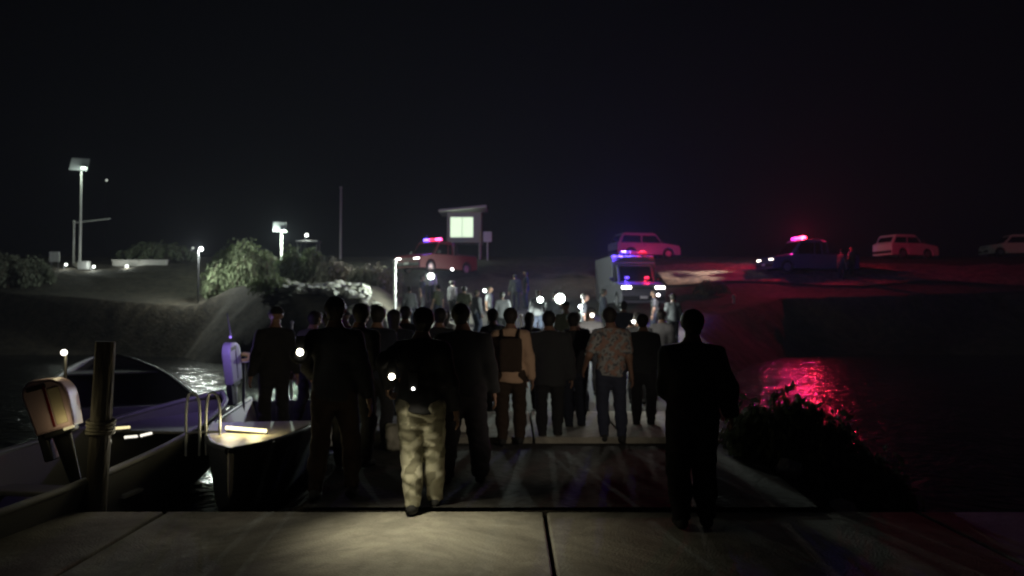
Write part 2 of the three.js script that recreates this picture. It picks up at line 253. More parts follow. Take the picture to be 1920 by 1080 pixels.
  if (o.cap) { const f = field(hd.slice(0, 1), 0.02); const g = surfaceNets((x, y, z) => { const crown = Math.max(f(x, y, z) - 0.016, H.y + 0.03 - y), brim = Math.max(Math.abs(y - H.y - 0.035 + (H.z - z) * 0.08) - 0.007, Math.hypot((x - H.x) * 1.1, z - H.z + 0.1) - 0.1, z - H.z + 0.03); return Math.min(crown, brim); }, [H.x - 0.14, H.y, H.z - 0.24], [H.x + 0.14, H.y + 0.17, H.z + 0.16], near ? 0.011 : 0.018); part('cap', g, o.cap.mat, T); }
  else { const long = o.longHair ? 0.2 : 0; const hb = [...hd.slice(0, 1), [H.x, H.y + 0.01, H.z + 0.05, H.x, H.y - 0.065, H.z + 0.038, 0.062, 0.05], ...(long ? [[H.x, H.y + 0.02, H.z + 0.06, H.x, H.y - long, H.z + 0.09, 0.08, 0.05]] : [])], f = field(hb, 0.04); const g = surfaceNets((x, y, z) => Math.max(f(x, y, z) - 0.011 - 0.006 * nz(x * 40, y * 40, z * 40), (H.y - 0.085 - long - y), Math.min(H.y + 0.06 - y, -(z - H.z + 0.03))), [H.x - 0.13, H.y - 0.13 - long, H.z - 0.15], [H.x + 0.13, H.y + 0.16, H.z + 0.19], near ? 0.011 : 0.018); part('hair', g, hairMats[(o.px ?? 0) % 2], T); }
  T.updateMatrixWorld(true);
  const hand = (k) => T.localToWorld(arms[k < 0 ? 0 : 1].palm.clone());
  return { T, hand };
}

// ------------------------------------------------------------------ phones and torches held in hands
function phoneLight(p, label, rgb, I, turn = Math.PI, size = 0.02, aim, cone = 0.95, group = 'lit phones in raised hands') {
  const t = thing('phone', label, 'phone', p, turn, group);
  part('case', box(0.075, 0.155, 0.011, 0, 0, 0, 0.006), blackPlastic, t);
  const l = part('flash_lamp', new THREE.SphereGeometry(size, 14, 10).scale(1, 1, 0.5).translate(0, -0.06, -0.008), glow(...rgb, 14), t);
  if (I) lampSpot(t, V(0, -0.085, -0.025 - size), V(...(aim ?? [0, -0.9, -0.6])).add(V(0, -0.085, -0.05)), ...rgb, I, cone, 0.8, 1);
  return t;
}

// ------------------------------------------------------------------ vehicles (front towards local +x)
function wheelSet(t, R, wheels) {
  for (const [x, z] of wheels) {
    const w = part('wheel', new THREE.CylinderGeometry(R * 0.62, R * 0.62, 0.2, 14).rotateX(Math.PI / 2), darkSteel, t); w.position.set(x, R, z);
    part('tyre', new THREE.TorusGeometry(R - 0.1, 0.1, 8, 22).scale(1, 1, 1.1), rubber, w);
    part('rim', [new THREE.TorusGeometry(R * 0.55, 0.025, 6, 18).translate(0, 0, Math.sign(z) * 0.1), ...[0, 1, 2, 3, 4].map((k) => box(R, 0.05, 0.03, 0, 0, Math.sign(z) * 0.1, 0.01).rotateZ(k * Math.PI / 5))], steel, w);
  }
}
function sideShape(pts, arches, R, floor) {
  const s = new THREE.Shape(); s.moveTo(pts[0][0], floor);
  const ar = [...arches].sort((a, b) => a - b);
  for (const a of ar) { s.lineTo(a - R - 0.07, floor); s.absarc(a, R, R + 0.07, Math.PI + Math.asin((R - floor) / (R + 0.07)) * 0, 0, true); s.lineTo(a + R + 0.07, floor); }
  s.lineTo(pts[pts.length - 1][0], floor); for (let i = pts.length - 1; i >= 0; i--) s.lineTo(...pts[i]); return s;
}
const extr = (shape, w, bev = 0.04) => new THREE.ExtrudeGeometry(shape, { depth: w - bev * 2, bevelThickness: bev, bevelSize: bev * 0.8, bevelSegments: 2, curveSegments: 12, steps: 1 }).translate(0, 0, -(w - bev * 2) / 2);
const poly = (pts) => { const s = new THREE.Shape(); s.moveTo(...pts[0]); pts.slice(1).forEach((p) => s.lineTo(...p)); s.closePath(); return s; };
const pane = (pts, z, mat, t, name = 'window') => part(name, new THREE.ExtrudeGeometry(poly(pts), { depth: 0.012, bevelEnabled: false }).translate(0, 0, z > 0 ? z : z - 0.012), mat, t);
function slopePane(name, a, b, w0, w1, mat, t) { // glass between two edges running across the car
  const d = V(b[0] - a[0], b[1] - a[1], 0), n = V(d.y, -d.x, 0).normalize().multiplyScalar(0.014), g = new THREE.BufferGeometry(), P = [];
  for (const k of [0, 1]) P.push([a[0] + n.x * k, a[1] + n.y * k, -w0], [a[0] + n.x * k, a[1] + n.y * k, w0], [b[0] + n.x * k, b[1] + n.y * k, w1], [b[0] + n.x * k, b[1] + n.y * k, -w1]);
  g.setAttribute('position', new THREE.Float32BufferAttribute(P.flat(), 3)); g.setIndex([0, 1, 2, 0, 2, 3, 4, 6, 5, 4, 7, 6, 0, 4, 5, 0, 5, 1, 3, 2, 6, 3, 6, 7, 0, 3, 7, 0, 7, 4, 1, 5, 6, 1, 6, 2]);
  const f = g.toNonIndexed(); f.computeVertexNormals(); return part(name, f, mat, t);
}
// kind: suv | pickup | van
function vehicle(o) {
  const t = thing(o.name, o.label, o.category, o.p, o.turn, o.group);
  const L = o.L ?? 4.8, W = o.W ?? 1.86, R = o.R ?? 0.37, hl = L / 2, belt = o.belt ?? 1.08, H = o.H ?? 1.78, fl = 0.3, fa = hl - 0.92, ra = -hl + 1.0, cab = o.cab, paint = o.paint;
  const hood = hl - (o.hood ?? 1.25);
  const lower = [[-hl, 0.45], [-hl - 0.01, belt - 0.06], [-hl + 0.06, belt], [hood, belt], [hl - 0.12, belt - 0.16], [hl, belt - 0.34], [hl, 0.42]];
  part('body', extr(sideShape(lower, [fa, ra], R, fl), W), paint, t);
  const back = o.kind === 'pickup' ? -0.55 : -hl + 0.12, top = H, fr = hood - (o.rake ?? 0.62), bk = back + (o.kind === 'pickup' ? 0.16 : o.kind === 'van' ? 0.05 : 0.34), cw = W * 0.84;
  part('cabin', extr(poly([[back, belt - 0.04], [bk, top - 0.06], [bk + 0.12, top], [fr - 0.15, top], [fr, top - 0.05], [hood - 0.02, belt - 0.04]]), cw, 0.05), paint, t);
  const gx = (y) => lerp(hood, fr, (y - belt) / (top - belt)), bx = (y) => lerp(back, bk, (y - belt) / (top - belt)), y0 = belt + 0.05, y1 = top - 0.15, mid = o.kind === 'pickup' ? lerp(back, fr, 0.42) : lerp(back, fr, 0.62);
  for (const z of [cw / 2 + 0.002, -cw / 2 - 0.002]) {
    pane([[mid + 0.05, y0], [gx(y0) - 0.16, y0], [gx(y1) - 0.12, y1], [mid + 0.05, y1]], z, glassDark, t);
    const nb = o.kind === 'van' ? 0 : 1; if (nb) pane([[bx(y0) + 0.16, y0], [mid - 0.05, y0], [mid - 0.05, y1], [bx(y1) + 0.12, y1]], z, glassDark, t);
    const s = Math.sign(z), dz = s * (W / 2 + 0.004);
    const door = part('door', box(gx(y0) - 0.12 - mid, belt - 0.5, 0.012, (gx(y0) - 0.08 + mid) / 2, (belt + 0.42) / 2, dz, 0.005), paint, t);
    part('handle', box(0.17, 0.03, 0.03, mid + 0.16, belt - 0.14, dz + s * 0.012, 0.01), o.trim ?? blackPlastic, door);
    part('mirror', [box(0.1, 0.16, 0.2, gx(y0) - 0.2, y0 + 0.1, s * (W / 2 + 0.12), 0.04), box(0.05, 0.04, 0.16, gx(y0) - 0.2, y0 + 0.03, s * (cw / 2 + 0.06), 0.01)], blackPlastic, t);
    const lens = part('headlight', box(0.05, o.lensH ?? 0.18, 0.42, hl - 0.0, belt - 0.36, s * (W / 2 - 0.24), 0.02), o.headOn ? glow(...(o.headRGB ?? [1, 0.95, 0.85]), o.headGlow ?? 14) : M(0.5, 0.5, 0.5, 0.15), t);
    part('taillight', box(0.04, 0.3, 0.13, -hl, belt - 0.26, s * (W / 2 - 0.1), 0.02), o.tailOn ? glow(1, 0.03, 0.03, 3) : M(0.25, 0.01, 0.01, 0.25), t);
    if (o.headOn) lampSpot(t, V(hl + 0.06, belt - 0.36, s * (W / 2 - 0.24)), V(hl + 12, belt - 1.55 + (o.aim ?? 0), s * (W / 2 - 0.24) * 1.2), ...(o.headRGB ?? [1, 0.95, 0.85]), o.headOn, o.headAngle ?? 0.42, 0.8, 5);
  }
  slopePane('windscreen', [hood - 0.01, belt + 0.06], [gx(top - 0.1) + 0.012, top - 0.1], cw / 2 - 0.09, cw / 2 - 0.12, glassDark, t);
  if (o.kind !== 'van') slopePane('rear_window', [bx(top - 0.14) - 0.01, top - 0.14], [bx(belt + 0.1) - 0.012, belt + 0.1], cw / 2 - 0.14, cw / 2 - 0.12, glassDark, t);
  part('bumper', [box(0.16, 0.2, W * 0.97, hl + 0.02, 0.46, 0, 0.05)], o.bumper ?? blackPlastic, t); part('bumper', [box(0.16, 0.2, W * 0.97, -hl - 0.02, 0.48, 0, 0.05)], o.bumper ?? blackPlastic, t);
  part('grille', [box(0.04, 0.22, W * 0.44, hl, belt - 0.37, 0, 0.01), ...[-0.06, 0, 0.06].map((k) => box(0.03, 0.02, W * 0.42, hl + 0.018, belt - 0.37 + k, 0, 0.005))], darkSteel, t);
  part('number_plate', box(0.012, 0.12, 0.34, hl + 0.106, 0.5, 0, 0.004), whitePaint, t);
  if (o.kind === 'pickup') {
    const z = W / 2 - 0.05, x1 = back - 0.03, x0 = -hl + 0.05;
    part('cargo_bed', [box(x1 - x0, 0.02, W - 0.2, (x0 + x1) / 2, belt + 0.012, 0, 0.005), ...[-1, 1].map((s) => box(x1 - x0, 0.12, 0.07, (x0 + x1) / 2, belt + 0.05, s * z, 0.02)), box(0.07, 0.12, W - 0.1, x0, belt + 0.05, 0, 0.02)], darkSteel, t);
    part('roll_bar', [tube([[back - 0.25, belt, -z], [back - 0.2, top - 0.1, -z + 0.18], [back - 0.2, top - 0.1, z - 0.18], [back - 0.25, belt, z]], 0.035, 24)], blackPlastic, t);
  }
  if (o.kind === 'van') part('box_body', [extr(poly([[-hl + 0.02, belt - 0.1], [-hl + 0.02, o.boxH], [fr - 0.35, o.boxH], [fr - 0.1, o.boxH - 0.3], [fr - 0.1, belt - 0.1]]), W * 1.03, 0.05)], o.boxPaint ?? paint, t);
  if (o.rack) part('roof_rack', [...[-1, 1].map((s) => rod(V(bk + 0.25, top + 0.07, s * cw * 0.4), V(fr - 0.25, top + 0.07, s * cw * 0.4), 0.022)), ...[0.2, 0.5, 0.8].map((k) => rod(V(lerp(bk, fr, k), top + 0.07, -cw * 0.4), V(lerp(bk, fr, k), top + 0.07, cw * 0.4), 0.018)), ...[0.2, 0.8].flatMap((k) => [-1, 1].map((s) => box(0.05, 0.08, 0.04, lerp(bk, fr, k), top + 0.03, s * cw * 0.4, 0.01)))], blackPlastic, t);
  wheelSet(t, R, [[fa, W / 2 - 0.12], [fa, -W / 2 + 0.12], [ra, W / 2 - 0.12], [ra, -W / 2 + 0.12]]);
  if (o.bar) { // roof light bar: list of [side -1..1, rgb, glow, candela]
    const by = (o.kind === 'van' ? o.boxH : top), bxx = o.barX ?? (fr - 0.3);
    const lb = part('light_bar', [box(0.3, 0.05, 1.34, bxx, by + 0.055, 0, 0.02), box(0.2, 0.06, 0.1, bxx, by + 0.015, 0.45, 0.02), box(0.2, 0.06, 0.1, bxx, by + 0.015, -0.45, 0.02)], blackPlastic, t);
    for (const [u, rgb, g, I] of o.bar) { part('beacon_light', box(0.26, 0.14, 0.38, bxx, by + 0.145, u * 0.44, 0.05), glow(...rgb, g), lb); if (I) { lampPoint(t, bxx, by + 0.32, u * 0.44, ...rgb, I, 6); } }
  }
  return t;
}
const white = new THREE.MeshPhysicalMaterial({ color: 0xd8d8d6, roughness: 0.35, clearcoat: 0.6, clearcoatRoughness: 0.1 }), redPaint = M(0.14, 0.004, 0.01, 0.55), bluePaint = new THREE.MeshPhysicalMaterial({ color: 0x5a5f68, roughness: 0.35, clearcoat: 0.6, clearcoatRoughness: 0.1 });
const silver = new THREE.MeshPhysicalMaterial({ color: 0x6a6c72, roughness: 0.35, clearcoat: 0.6, clearcoatRoughness: 0.1 });
const offWhite = new THREE.MeshPhysicalMaterial({ color: 0x8e8e94, roughness: 0.4, clearcoat: 0.5, clearcoatRoughness: 0.15 });
const RED = [1, 0.02, 0.06], BLUE = [0.12, 0.06, 1], PINK = [1, 0.08, 0.35], MAG = [0.9, 0.03, 0.5];
const standOn = (px, D) => onGround(px, D);
vehicle({ name: 'rescue_pickup', label: 'red pickup with blue and pink roof lights below the guard booth', category: 'pickup truck', kind: 'pickup', p: standOn(820, 46), turn: -Math.PI / 2 - 0.6, paint: redPaint, L: 5.2, H: 1.85, bar: [[-1, PINK, 6, 6], [0.05, RED, 4, 0], [1, BLUE, 9, 7]], headOn: 130, headRGB: [1, 0.98, 0.9], tailOn: true, group: 'emergency vehicles' });
vehicle({ name: 'ambulance', label: 'tall silver van facing us with both headlights on and blue cab glow', category: 'ambulance', kind: 'van', p: standOn(1178, 37.5), turn: -Math.PI / 2 + 0.1, paint: silver, L: 5.4, W: 2.0, H: 2.05, boxH: 2.45, belt: 1.2, hood: 1.1, rake: 0.5, bar: [[-1, RED, 0.8, 8], [0, MAG, 0.4, 0], [1, BLUE, 1.4, 110]], barX: 1.0, headOn: 90, headGlow: 16, lensH: 0.3, headRGB: [1, 0.93, 0.82], group: 'emergency vehicles' });
{ const t = scene.children[scene.children.length - 1]; for (const [z, rgb] of [[0.46, BLUE], [-0.46, RED]]) { const d = part('dash_light', box(0.1, 0.1, 0.2, 1.6, 1.42, z, 0.03), glow(...rgb, 2.4), t); lampPoint(t, 1.76, 1.5, z, ...rgb, 2.5, 3); } }
vehicle({ name: 'patrol_pickup', label: 'grey patrol pickup with red and magenta roof lights on the right bank', category: 'pickup truck', kind: 'pickup', p: standOn(1515, 46.5), turn: Math.PI + 0.2, paint: bluePaint, L: 5.5, H: 1.95, bar: [[-1, RED, 34, 90], [0.05, RED, 20, 0], [1, MAG, 5, 16]], headOn: 420, headAngle: 0.24, aim: -0.3, headRGB: [1, 0.86, 0.74], group: 'emergency vehicles' });
vehicle({ name: 'estate_car', label: 'white roof-racked car parked behind the tall van', category: 'car', kind: 'suv', p: standOn(1208, 57), turn: 0.25, paint: offWhite, L: 4.8, rack: true, group: 'white parked cars' });
vehicle({ name: 'estate_car', label: 'white car seen side on, reddened by the patrol pickup lights', category: 'car', kind: 'suv', p: standOn(1699, 57), turn: 0.3, paint: white, L: 4.1, H: 1.7, group: 'white parked cars' });
vehicle({ name: 'estate_car', label: 'white car cut off by the right edge of the picture', category: 'car', kind: 'suv', p: standOn(1905, 66), turn: Math.PI - 0.15, paint: white, L: 4.9, group: 'white parked cars' });

// ------------------------------------------------------------------ lamps, posts, guard booth
function solarLamp(p, H, label, I, k = 1, turn = 0, rgb = [0.82, 1, 0.82]) {
  const t = thing('solar_street_lamp', label, 'street lamp', p, turn, 'solar street lamps');
  part('base', box(0.5, 0.25, 0.5, 0, 0.1, 0, 0.03), concrete, t);
  part('pole', cyl(0.075, 0.05, H, 0, 0, 0), M(0.5, 0.5, 0.48, 0.5), t);
  const pn = part('solar_panel', box(1.05 * k, 0.05, 0.95 * k, 0, 0, 0, 0.01), M(0.2, 0.205, 0.22, 0.35), t); pn.position.set(-0.12, H + 0.38, 0); pn.rotation.set(1.05, 0.1, -0.2);
  part('bracket', [rod(V(0, H - 0.05, 0), V(-0.1, H + 0.36, 0), 0.03), rod(V(0, H - 0.02, 0), V(0.36 * k, H + 0.1, 0.5), 0.03)], darkSteel, t);
  const hd = part('lamp_head', box(0.3, 0.09, 0.2, 0.42 * k, H + 0.11, 0.5, 0.03), darkSteel, t);
  part('lamp_lens', box(0.26, 0.05, 0.24, 0.44 * k, H + 0.06, 0.54, 0.02), glow(...rgb, 10), hd);
  lampPoint(t, 0.46 * k, H - 0.02, 0.75, ...rgb, I, 5);
}
solarLamp(standOn(149, 49), 6.0, 'tall solar street lamp on the left bank', 9);
solarLamp(standOn(527, 46), 2.45, 'solar street lamp glowing green white above the bushes', 95, 0.7);
function post(name, label, px, D, y1, r, mat, cat = 'post', arm) {
  const b = standOn(px, D), top = at(px, y1, D).y, t = thing(name, label, cat, b);
  part('shaft', cyl(r, r * 0.75, top - b.y, 0, -0.1, 0, 10), mat, t); part('cap', new THREE.SphereGeometry(r * 1.3, 10, 8).translate(0, top - b.y - 0.08, 0), mat, t);
  if (arm) part('arm', rod(V(0.05, top - b.y - 0.15, 0), V(arm[0], top - b.y + arm[1], 0), r * 0.5), mat, t); return t;
}
post('utility_pole', 'shorter grey pole beside the tall solar lamp', 137, 49.5, 413, 0.07, M(0.4, 0.4, 0.38), 'pole', [2.3, 0.1]);
post('mast', 'thin tall mast above the olive bushes', 638, 58, 350, 0.09, M(0.35, 0.33, 0.33), 'mast');
post('white_post', 'white marker post at the edge of the lit bank', 740, 34, 487, 0.075, M(0.5, 0.5, 0.48, 0.6));
post('white_post', 'short white post beside the phone light over the boats', 548, 15, 597, 0.03, whitePaint);
post('white_post', 'pale post in the crowd, right of the tan shirted person', 977, 17, 585, 0.03, whitePaint);
post('white_post', 'small white bollard on the dark right bank', 1376, 39, 553, 0.08, whitePaint, 'bollard');
function poleLamp(name, label, px, py, D, r, rgb, I, g = 10) {
  const b = standOn(px, D), p = at(px, py, D), t = thing(name, label, 'lamp', V(p.x, b.y, p.z), 0, 'small lamps on the far bank'), h = p.y - b.y;
  part('pole', cyl(0.045, 0.035, h - 0.05, -0.12, -0.05, 0, 8), darkSteel, t); part('bracket', rod(V(-0.12, h - 0.12, 0), V(0, h + 0.05, 0), 0.025), darkSteel, t);
  part('lamp_globe', new THREE.SphereGeometry(r, 14, 10).translate(0, h, 0), glow(...rgb, g), t); if (I) lampPoint(t, 0, h, r + 0.08, ...rgb, I, 3);
}
const CW = [0.92, 1, 0.9], WW = [1, 0.95, 0.82];
poleLamp('bank_lamp', 'white lamp left of the big drooping bush', 377, 467, 38.6, 0.1, CW, 60);
poleLamp('bank_lamp', 'dim small lamp left of the white bank lamp', 362, 465, 58, 0.06, CW, 1, 1);
poleLamp('bank_lamp', 'white lamp above the flat shelter roof', 575, 441, 66, 0.12, CW, 5);
poleLamp('bank_lamp', 'low lamp at the foot of the grey pole', 124, 496, 48, 0.07, CW, 2, 6);
poleLamp('bank_lamp', 'low lamp right of the tall solar lamp foot', 176, 500, 47.5, 0.07, CW, 3, 6);
poleLamp('bank_lamp', 'low lamp on the long pale wall', 238, 499, 48.6, 0.07, CW, 2.5, 6);
poleLamp('beacon_mast', 'faint far light high in the dark sky', 200, 338, 120, 0.16, CW, 0, 0.7);
{ // low walls and boxes by the lamp
  const b = standOn(262, 49.5), t = thing('low_wall', 'long pale low wall on the left bank', 'wall', b, 0.02);
  for (let i = 0; i < 6; i++) part('block', box(0.55, 0.42, 0.25, -1.4 + i * 0.56, 0.12 + rnd(-0.01, 0.01), 0, 0.015), M(0.5, 0.48, 0.45, 0.9), t);
  part('coping', box(3.45, 0.07, 0.32, 0, 0.37, 0, 0.015), M(0.55, 0.53, 0.5, 0.9), t);
  const s = standOn(101, 47), q = thing('notice_board', 'small pale notice board left of the tall solar lamp', 'sign', s);
  part('board', box(0.62, 0.6, 0.04, 0, 0.92, 0, 0.01), whitePaint, q); for (const x of [-0.2, 0.2]) part('leg', cyl(0.025, 0.025, 0.95, x, -0.1, -0.04, 8), darkSteel, q);
  const s2 = standOn(157, 48), e = thing('control_cabinet', 'grey control cabinet at the foot of the tall solar lamp', 'cabinet', s2);
  part('housing', box(0.62, 0.5, 0.35, 0, 0.22, 0, 0.03), M(0.5, 0.5, 0.5, 0.6), e); part('door', box(0.5, 0.38, 0.02, 0, 0.23, 0.18, 0.008), M(0.44, 0.44, 0.44, 0.6), e);
  const s3 = standOn(578, 66.5), r = thing('shelter', 'small flat-roofed shelter under the far lamp', 'shelter', s3), ht = at(578, 453, 66.5).y - s3.y;
  part('roof', box(1.9, 0.1, 1.2, 0, ht, 0, 0.02), M(0.5, 0.5, 0.48), r); for (const x of [-0.8, 0.8]) for (const z of [-0.5, 0.5]) part('post', cyl(0.04, 0.04, ht - 0.05, x, 0, z, 8), M(0.3, 0.3, 0.29), r);
}
{ // guard booth on legs with a lit window
  const D = 56, b = standOn(872, D), t = thing('guard_booth', 'raised guard booth with a bright window above the red pickup', 'booth', b, 0.0), k = D / F, X = (px) => (px - 872) * k, Y = (py) => at(872, py, D).y - b.y;
  const wall = M(0.27, 0.28, 0.24, 0.85), y0 = Y(452), y1 = Y(398);
  // front wall built round the opening, walls with thickness
  const wx0 = X(843), wx1 = X(888), wy0 = Y(446), wy1 = Y(406), xl = X(838), xr = X(902), dep = 1.9;
  part('wall', [box(wx0 - xl, y1 - y0, 0.1, (xl + wx0) / 2, (y0 + y1) / 2, 0, 0.01), box(xr - wx1, y1 - y0, 0.1, (xr + wx1) / 2, (y0 + y1) / 2, 0, 0.01), box(wx1 - wx0, wy0 - y0, 0.098, (wx0 + wx1) / 2, (y0 + wy0) / 2, 0, 0.01), box(wx1 - wx0, y1 - wy1, 0.098, (wx0 + wx1) / 2, (y1 + wy1) / 2, 0, 0.01)], wall, t);
  part('wall', box(0.1, y1 - y0, dep, xl + 0.05, (y0 + y1) / 2, -dep / 2 - 0.052, 0.01), wall, t); part('wall', box(0.1, y1 - y0, dep, xr - 0.05, (y0 + y1) / 2, -dep / 2 - 0.052, 0.01), wall, t); part('wall', box(xr - xl - 0.204, y1 - y0, 0.1, (xl + xr) / 2, (y0 + y1) / 2, -dep, 0.01), wall, t);
  part('floor', box(xr - xl + 0.1, 0.12, dep + 0.2, (xl + xr) / 2, y0 - 0.062, -dep / 2, 0.01), wall, t);
  const rf = part('roof', box(X(922) - X(832), 0.16, dep + 1.1, (X(922) + X(832)) / 2, y1 + 0.1, -dep / 2, 0.03), M(0.35, 0.35, 0.33, 0.8), t); rf.rotation.z = 0.1; rf.position.y = 0.12;
  const win = part('window', new THREE.PlaneGeometry(wx1 - wx0, wy1 - wy0).translate((wx0 + wx1) / 2, (wy0 + wy1) / 2, -0.03), glow(0.8, 1, 0.72, 1.1), t);
  for (const [w, h, x, y] of [[wx1 - wx0, 0.05, (wx0 + wx1) / 2, wy0 + 0.025], [wx1 - wx0, 0.05, (wx0 + wx1) / 2, wy1 - 0.025], [0.05, wy1 - wy0 - 0.1, wx0 + 0.025, (wy0 + wy1) / 2], [0.05, wy1 - wy0 - 0.1, wx1 - 0.025, (wy0 + wy1) / 2], [0.035, wy1 - wy0 - 0.1, lerp(wx0, wx1, 0.52), (wy0 + wy1) / 2]]) part('frame', box(w, h, 0.06, x, y, 0.012, 0.008), whitePaint, win);
  const rl = new THREE.RectAreaLight(0xffffff, 5, wx1 - wx0, wy1 - wy0); rl.color.setRGB(0.8, 1, 0.72); rl.position.set((wx0 + wx1) / 2, (wy0 + wy1) / 2, 0.07); rl.lookAt((wx0 + wx1) / 2, (wy0 + wy1) / 2, 5); t.add(rl);
  rl.rotation.set(0, Math.PI, 0);
  for (const x of [X(846), X(899)]) for (const z of [-0.25, -dep + 0.2]) part('leg', cyl(0.09, 0.09, y0 + 0.05, x, -0.15, z, 10), wall, t);
  const s = standOn(914, 55), q = thing('hanging_sign', 'small pale square sign right of the guard booth', 'sign', s), hy = at(914, 444, 55).y - s.y;
  part('panel', box(0.6, 0.72, 0.04, 0, hy, 0.03, 0.01), M(0.5, 0.52, 0.5), q); part('post', cyl(0.05, 0.05, hy + 0.35, 0, -0.15, -0.03, 8), M(0.45, 0.46, 0.44), q);
}

// ------------------------------------------------------------------ bushes and weeds
function leaves(pts, size, droop = 0.4) { // pts: [x,y,z, dx,dy,dz]
  const pos = [], nor = [], q = new THREE.Vector3(), u = new THREE.Vector3(), w = new THREE.Vector3();
  for (const [x, y, z, dx, dy, dz] of pts) {
    const L = size * rnd(0.6, 1.35), wd = L * rnd(0.16, 0.28); u.set(dx + rnd(-0.6, 0.6), dy - droop + rnd(-0.5, 0.5), dz + rnd(-0.6, 0.6)).normalize(); q.set(rnd(-1, 1), rnd(-1, 1), rnd(-1, 1)); w.crossVectors(u, q).normalize(); q.crossVectors(w, u);
    const a = [x, y, z], b = [x + u.x * L * 0.45 + w.x * wd, y + u.y * L * 0.45 + w.y * wd, z + u.z * L * 0.45 + w.z * wd], c = [x + u.x * L, y + u.y * L - L * 0.1, z + u.z * L], d = [x + u.x * L * 0.45 - w.x * wd, y + u.y * L * 0.45 - w.y * wd, z + u.z * L * 0.45 - w.z * wd];
    pos.push(...a, ...b, ...c, ...a, ...c, ...d);
    for (let i = 0; i < 6; i++) nor.push(q.x, q.y, q.z);
  }
  const g = new THREE.BufferGeometry(); g.setAttribute('position', new THREE.Float32BufferAttribute(pos, 3)); g.setAttribute('normal', new THREE.Float32BufferAttribute(nor, 3)); g.setAttribute('uv', new THREE.Float32BufferAttribute(new Float32Array(pos.length / 3 * 2), 2)); return g;
}
const leafM = [[0.12, 0.15, 0.075], [0.11, 0.12, 0.085], [0.12, 0.12, 0.085], [0.105, 0.13, 0.07]].map((c) => { const m = new THREE.MeshPhysicalMaterial({ roughness: 0.9, transmission: 0.25, thickness: 0, side: THREE.DoubleSide }); m.color.setRGB(...c); return m; });
const barkM = M(0.1, 0.075, 0.055, 0.95);
function bush(label, px, D, w, h, nBr, nLf, mat, droop, size, group = 'bushes on the bank') {
  const b = standOn(px, D), t = thing('bush', label, 'bush', V(b.x, b.y - 0.1, b.z), 0, group), stems = [], pts = [];
  for (let i = 0; i < nBr; i++) {
    const a = rnd(0, 6.283), R = w / 2 * Math.sqrt(rnd(0.03, 1)) * rnd(0.75, 1.1), up = h * rnd(0.6, 1.02) * (1 - 0.35 * (R / (w / 2)) ** 2), ex = Math.cos(a) * R, ez = Math.sin(a) * R * 0.8;
    const c = new THREE.CatmullRomCurve3([V(rnd(-0.15, 0.15), 0, rnd(-0.15, 0.15)), V(ex * 0.3, up * 0.6, ez * 0.3), V(ex * 0.75, up, ez * 0.75), V(ex * 1.05, up * (1 - droop * 0.45), ez * 1.05), V(ex * 1.15, up * (1 - droop), ez * 1.15)]);
    stems.push(new THREE.TubeGeometry(c, 6, 0.018, 4)); const T = V(0, 0, 0), P = V(0, 0, 0);
    for (let k = 0; k < nLf; k++) { const s = Math.sqrt(rnd(0.09, 1)); c.getPoint(s, P); c.getTangent(s, T); const j = 0.12 + 0.1 * h * 0.5; pts.push([P.x + rnd(-j, j), P.y + rnd(-j, j), P.z + rnd(-j, j), T.x, T.y, T.z]); }
  }
  part('branches', stems, barkM, t); part('crown', leaves(pts, size, droop * 0.8), mat, t);
}
bush('big drooping bush lit pale green by the bank lamps', 455, 41, 3.7, 3.0, 110, 90, leafM[0], 0.85, 0.22);
bush('dim grey bush at the left edge of the picture', 10, 43, 2.6, 2.1, 46, 70, leafM[1], 0.6, 0.2);
bush('dim grey bush between the left edge and the notice board', 66, 44, 1.9, 1.6, 40, 70, leafM[1], 0.7, 0.2);
bush('narrow brownish bush right of the big drooping one', 497, 44, 1.5, 1.9, 34, 60, leafM[2], 0.4, 0.18);
bush('dark bush under the green white solar lamp', 566, 43, 3.2, 2.4, 70, 80, leafM[3], 0.5, 0.2);
bush('olive bush at the foot of the thin mast', 628, 42, 2.4, 1.9, 50, 80, leafM[2], 0.5, 0.18);
bush('low olive bush left of the white marker post', 697, 40, 2.6, 1.7, 54, 80, leafM[2], 0.55, 0.18);
bush('small grey bush behind the white marker post', 730, 43, 1.5, 1.3, 34, 60, leafM[1], 0.4, 0.18);
bush('dark scrub bush on the far left bank behind the low wall', 300, 52, 5, 1.4, 60, 60, leafM[3], 0.5, 0.2);
bush('low weed clump on the mound beside the big drooping bush', 505, 34.5, 1.8, 0.8, 30, 50, leafM[0], 0.6, 0.16);
bush('added tall dark reeds right of the black silhouette', 1455, 9.2, 0.9, 0.95, 44, 60, leafM[3], 0.3, 0.12, 'reeds added to screen the water reflection');  // reed clumps added to hide the lower part of the red reflection
bush('added tall dark reeds cutting off the red reflection', 1530, 9.0, 1.0, 1.1, 46, 60, leafM[3], 0.3, 0.12, 'reeds added to screen the water reflection');
bush('added dark reeds farthest right by the water', 1612, 8.8, 0.9, 1.0, 40, 60, leafM[3], 0.3, 0.12, 'reeds added to screen the water reflection');
bush('dark weed clump on the right bank below the patrol pickup', 1335, 41.5, 1.6, 0.9, 30, 50, leafM[3], 0.4, 0.16);
bush('dim weed clump on the right shoulder beside the black figure', 1425, 9.8, 1.15, 0.55, 40, 70, leafM[1], 0.6, 0.09, 'weeds by the causeway');
bush('smaller weed clump nearer the water on the right shoulder', 1500, 10.2, 0.7, 0.4, 26, 60, leafM[3], 0.6, 0.09, 'weeds by the causeway');

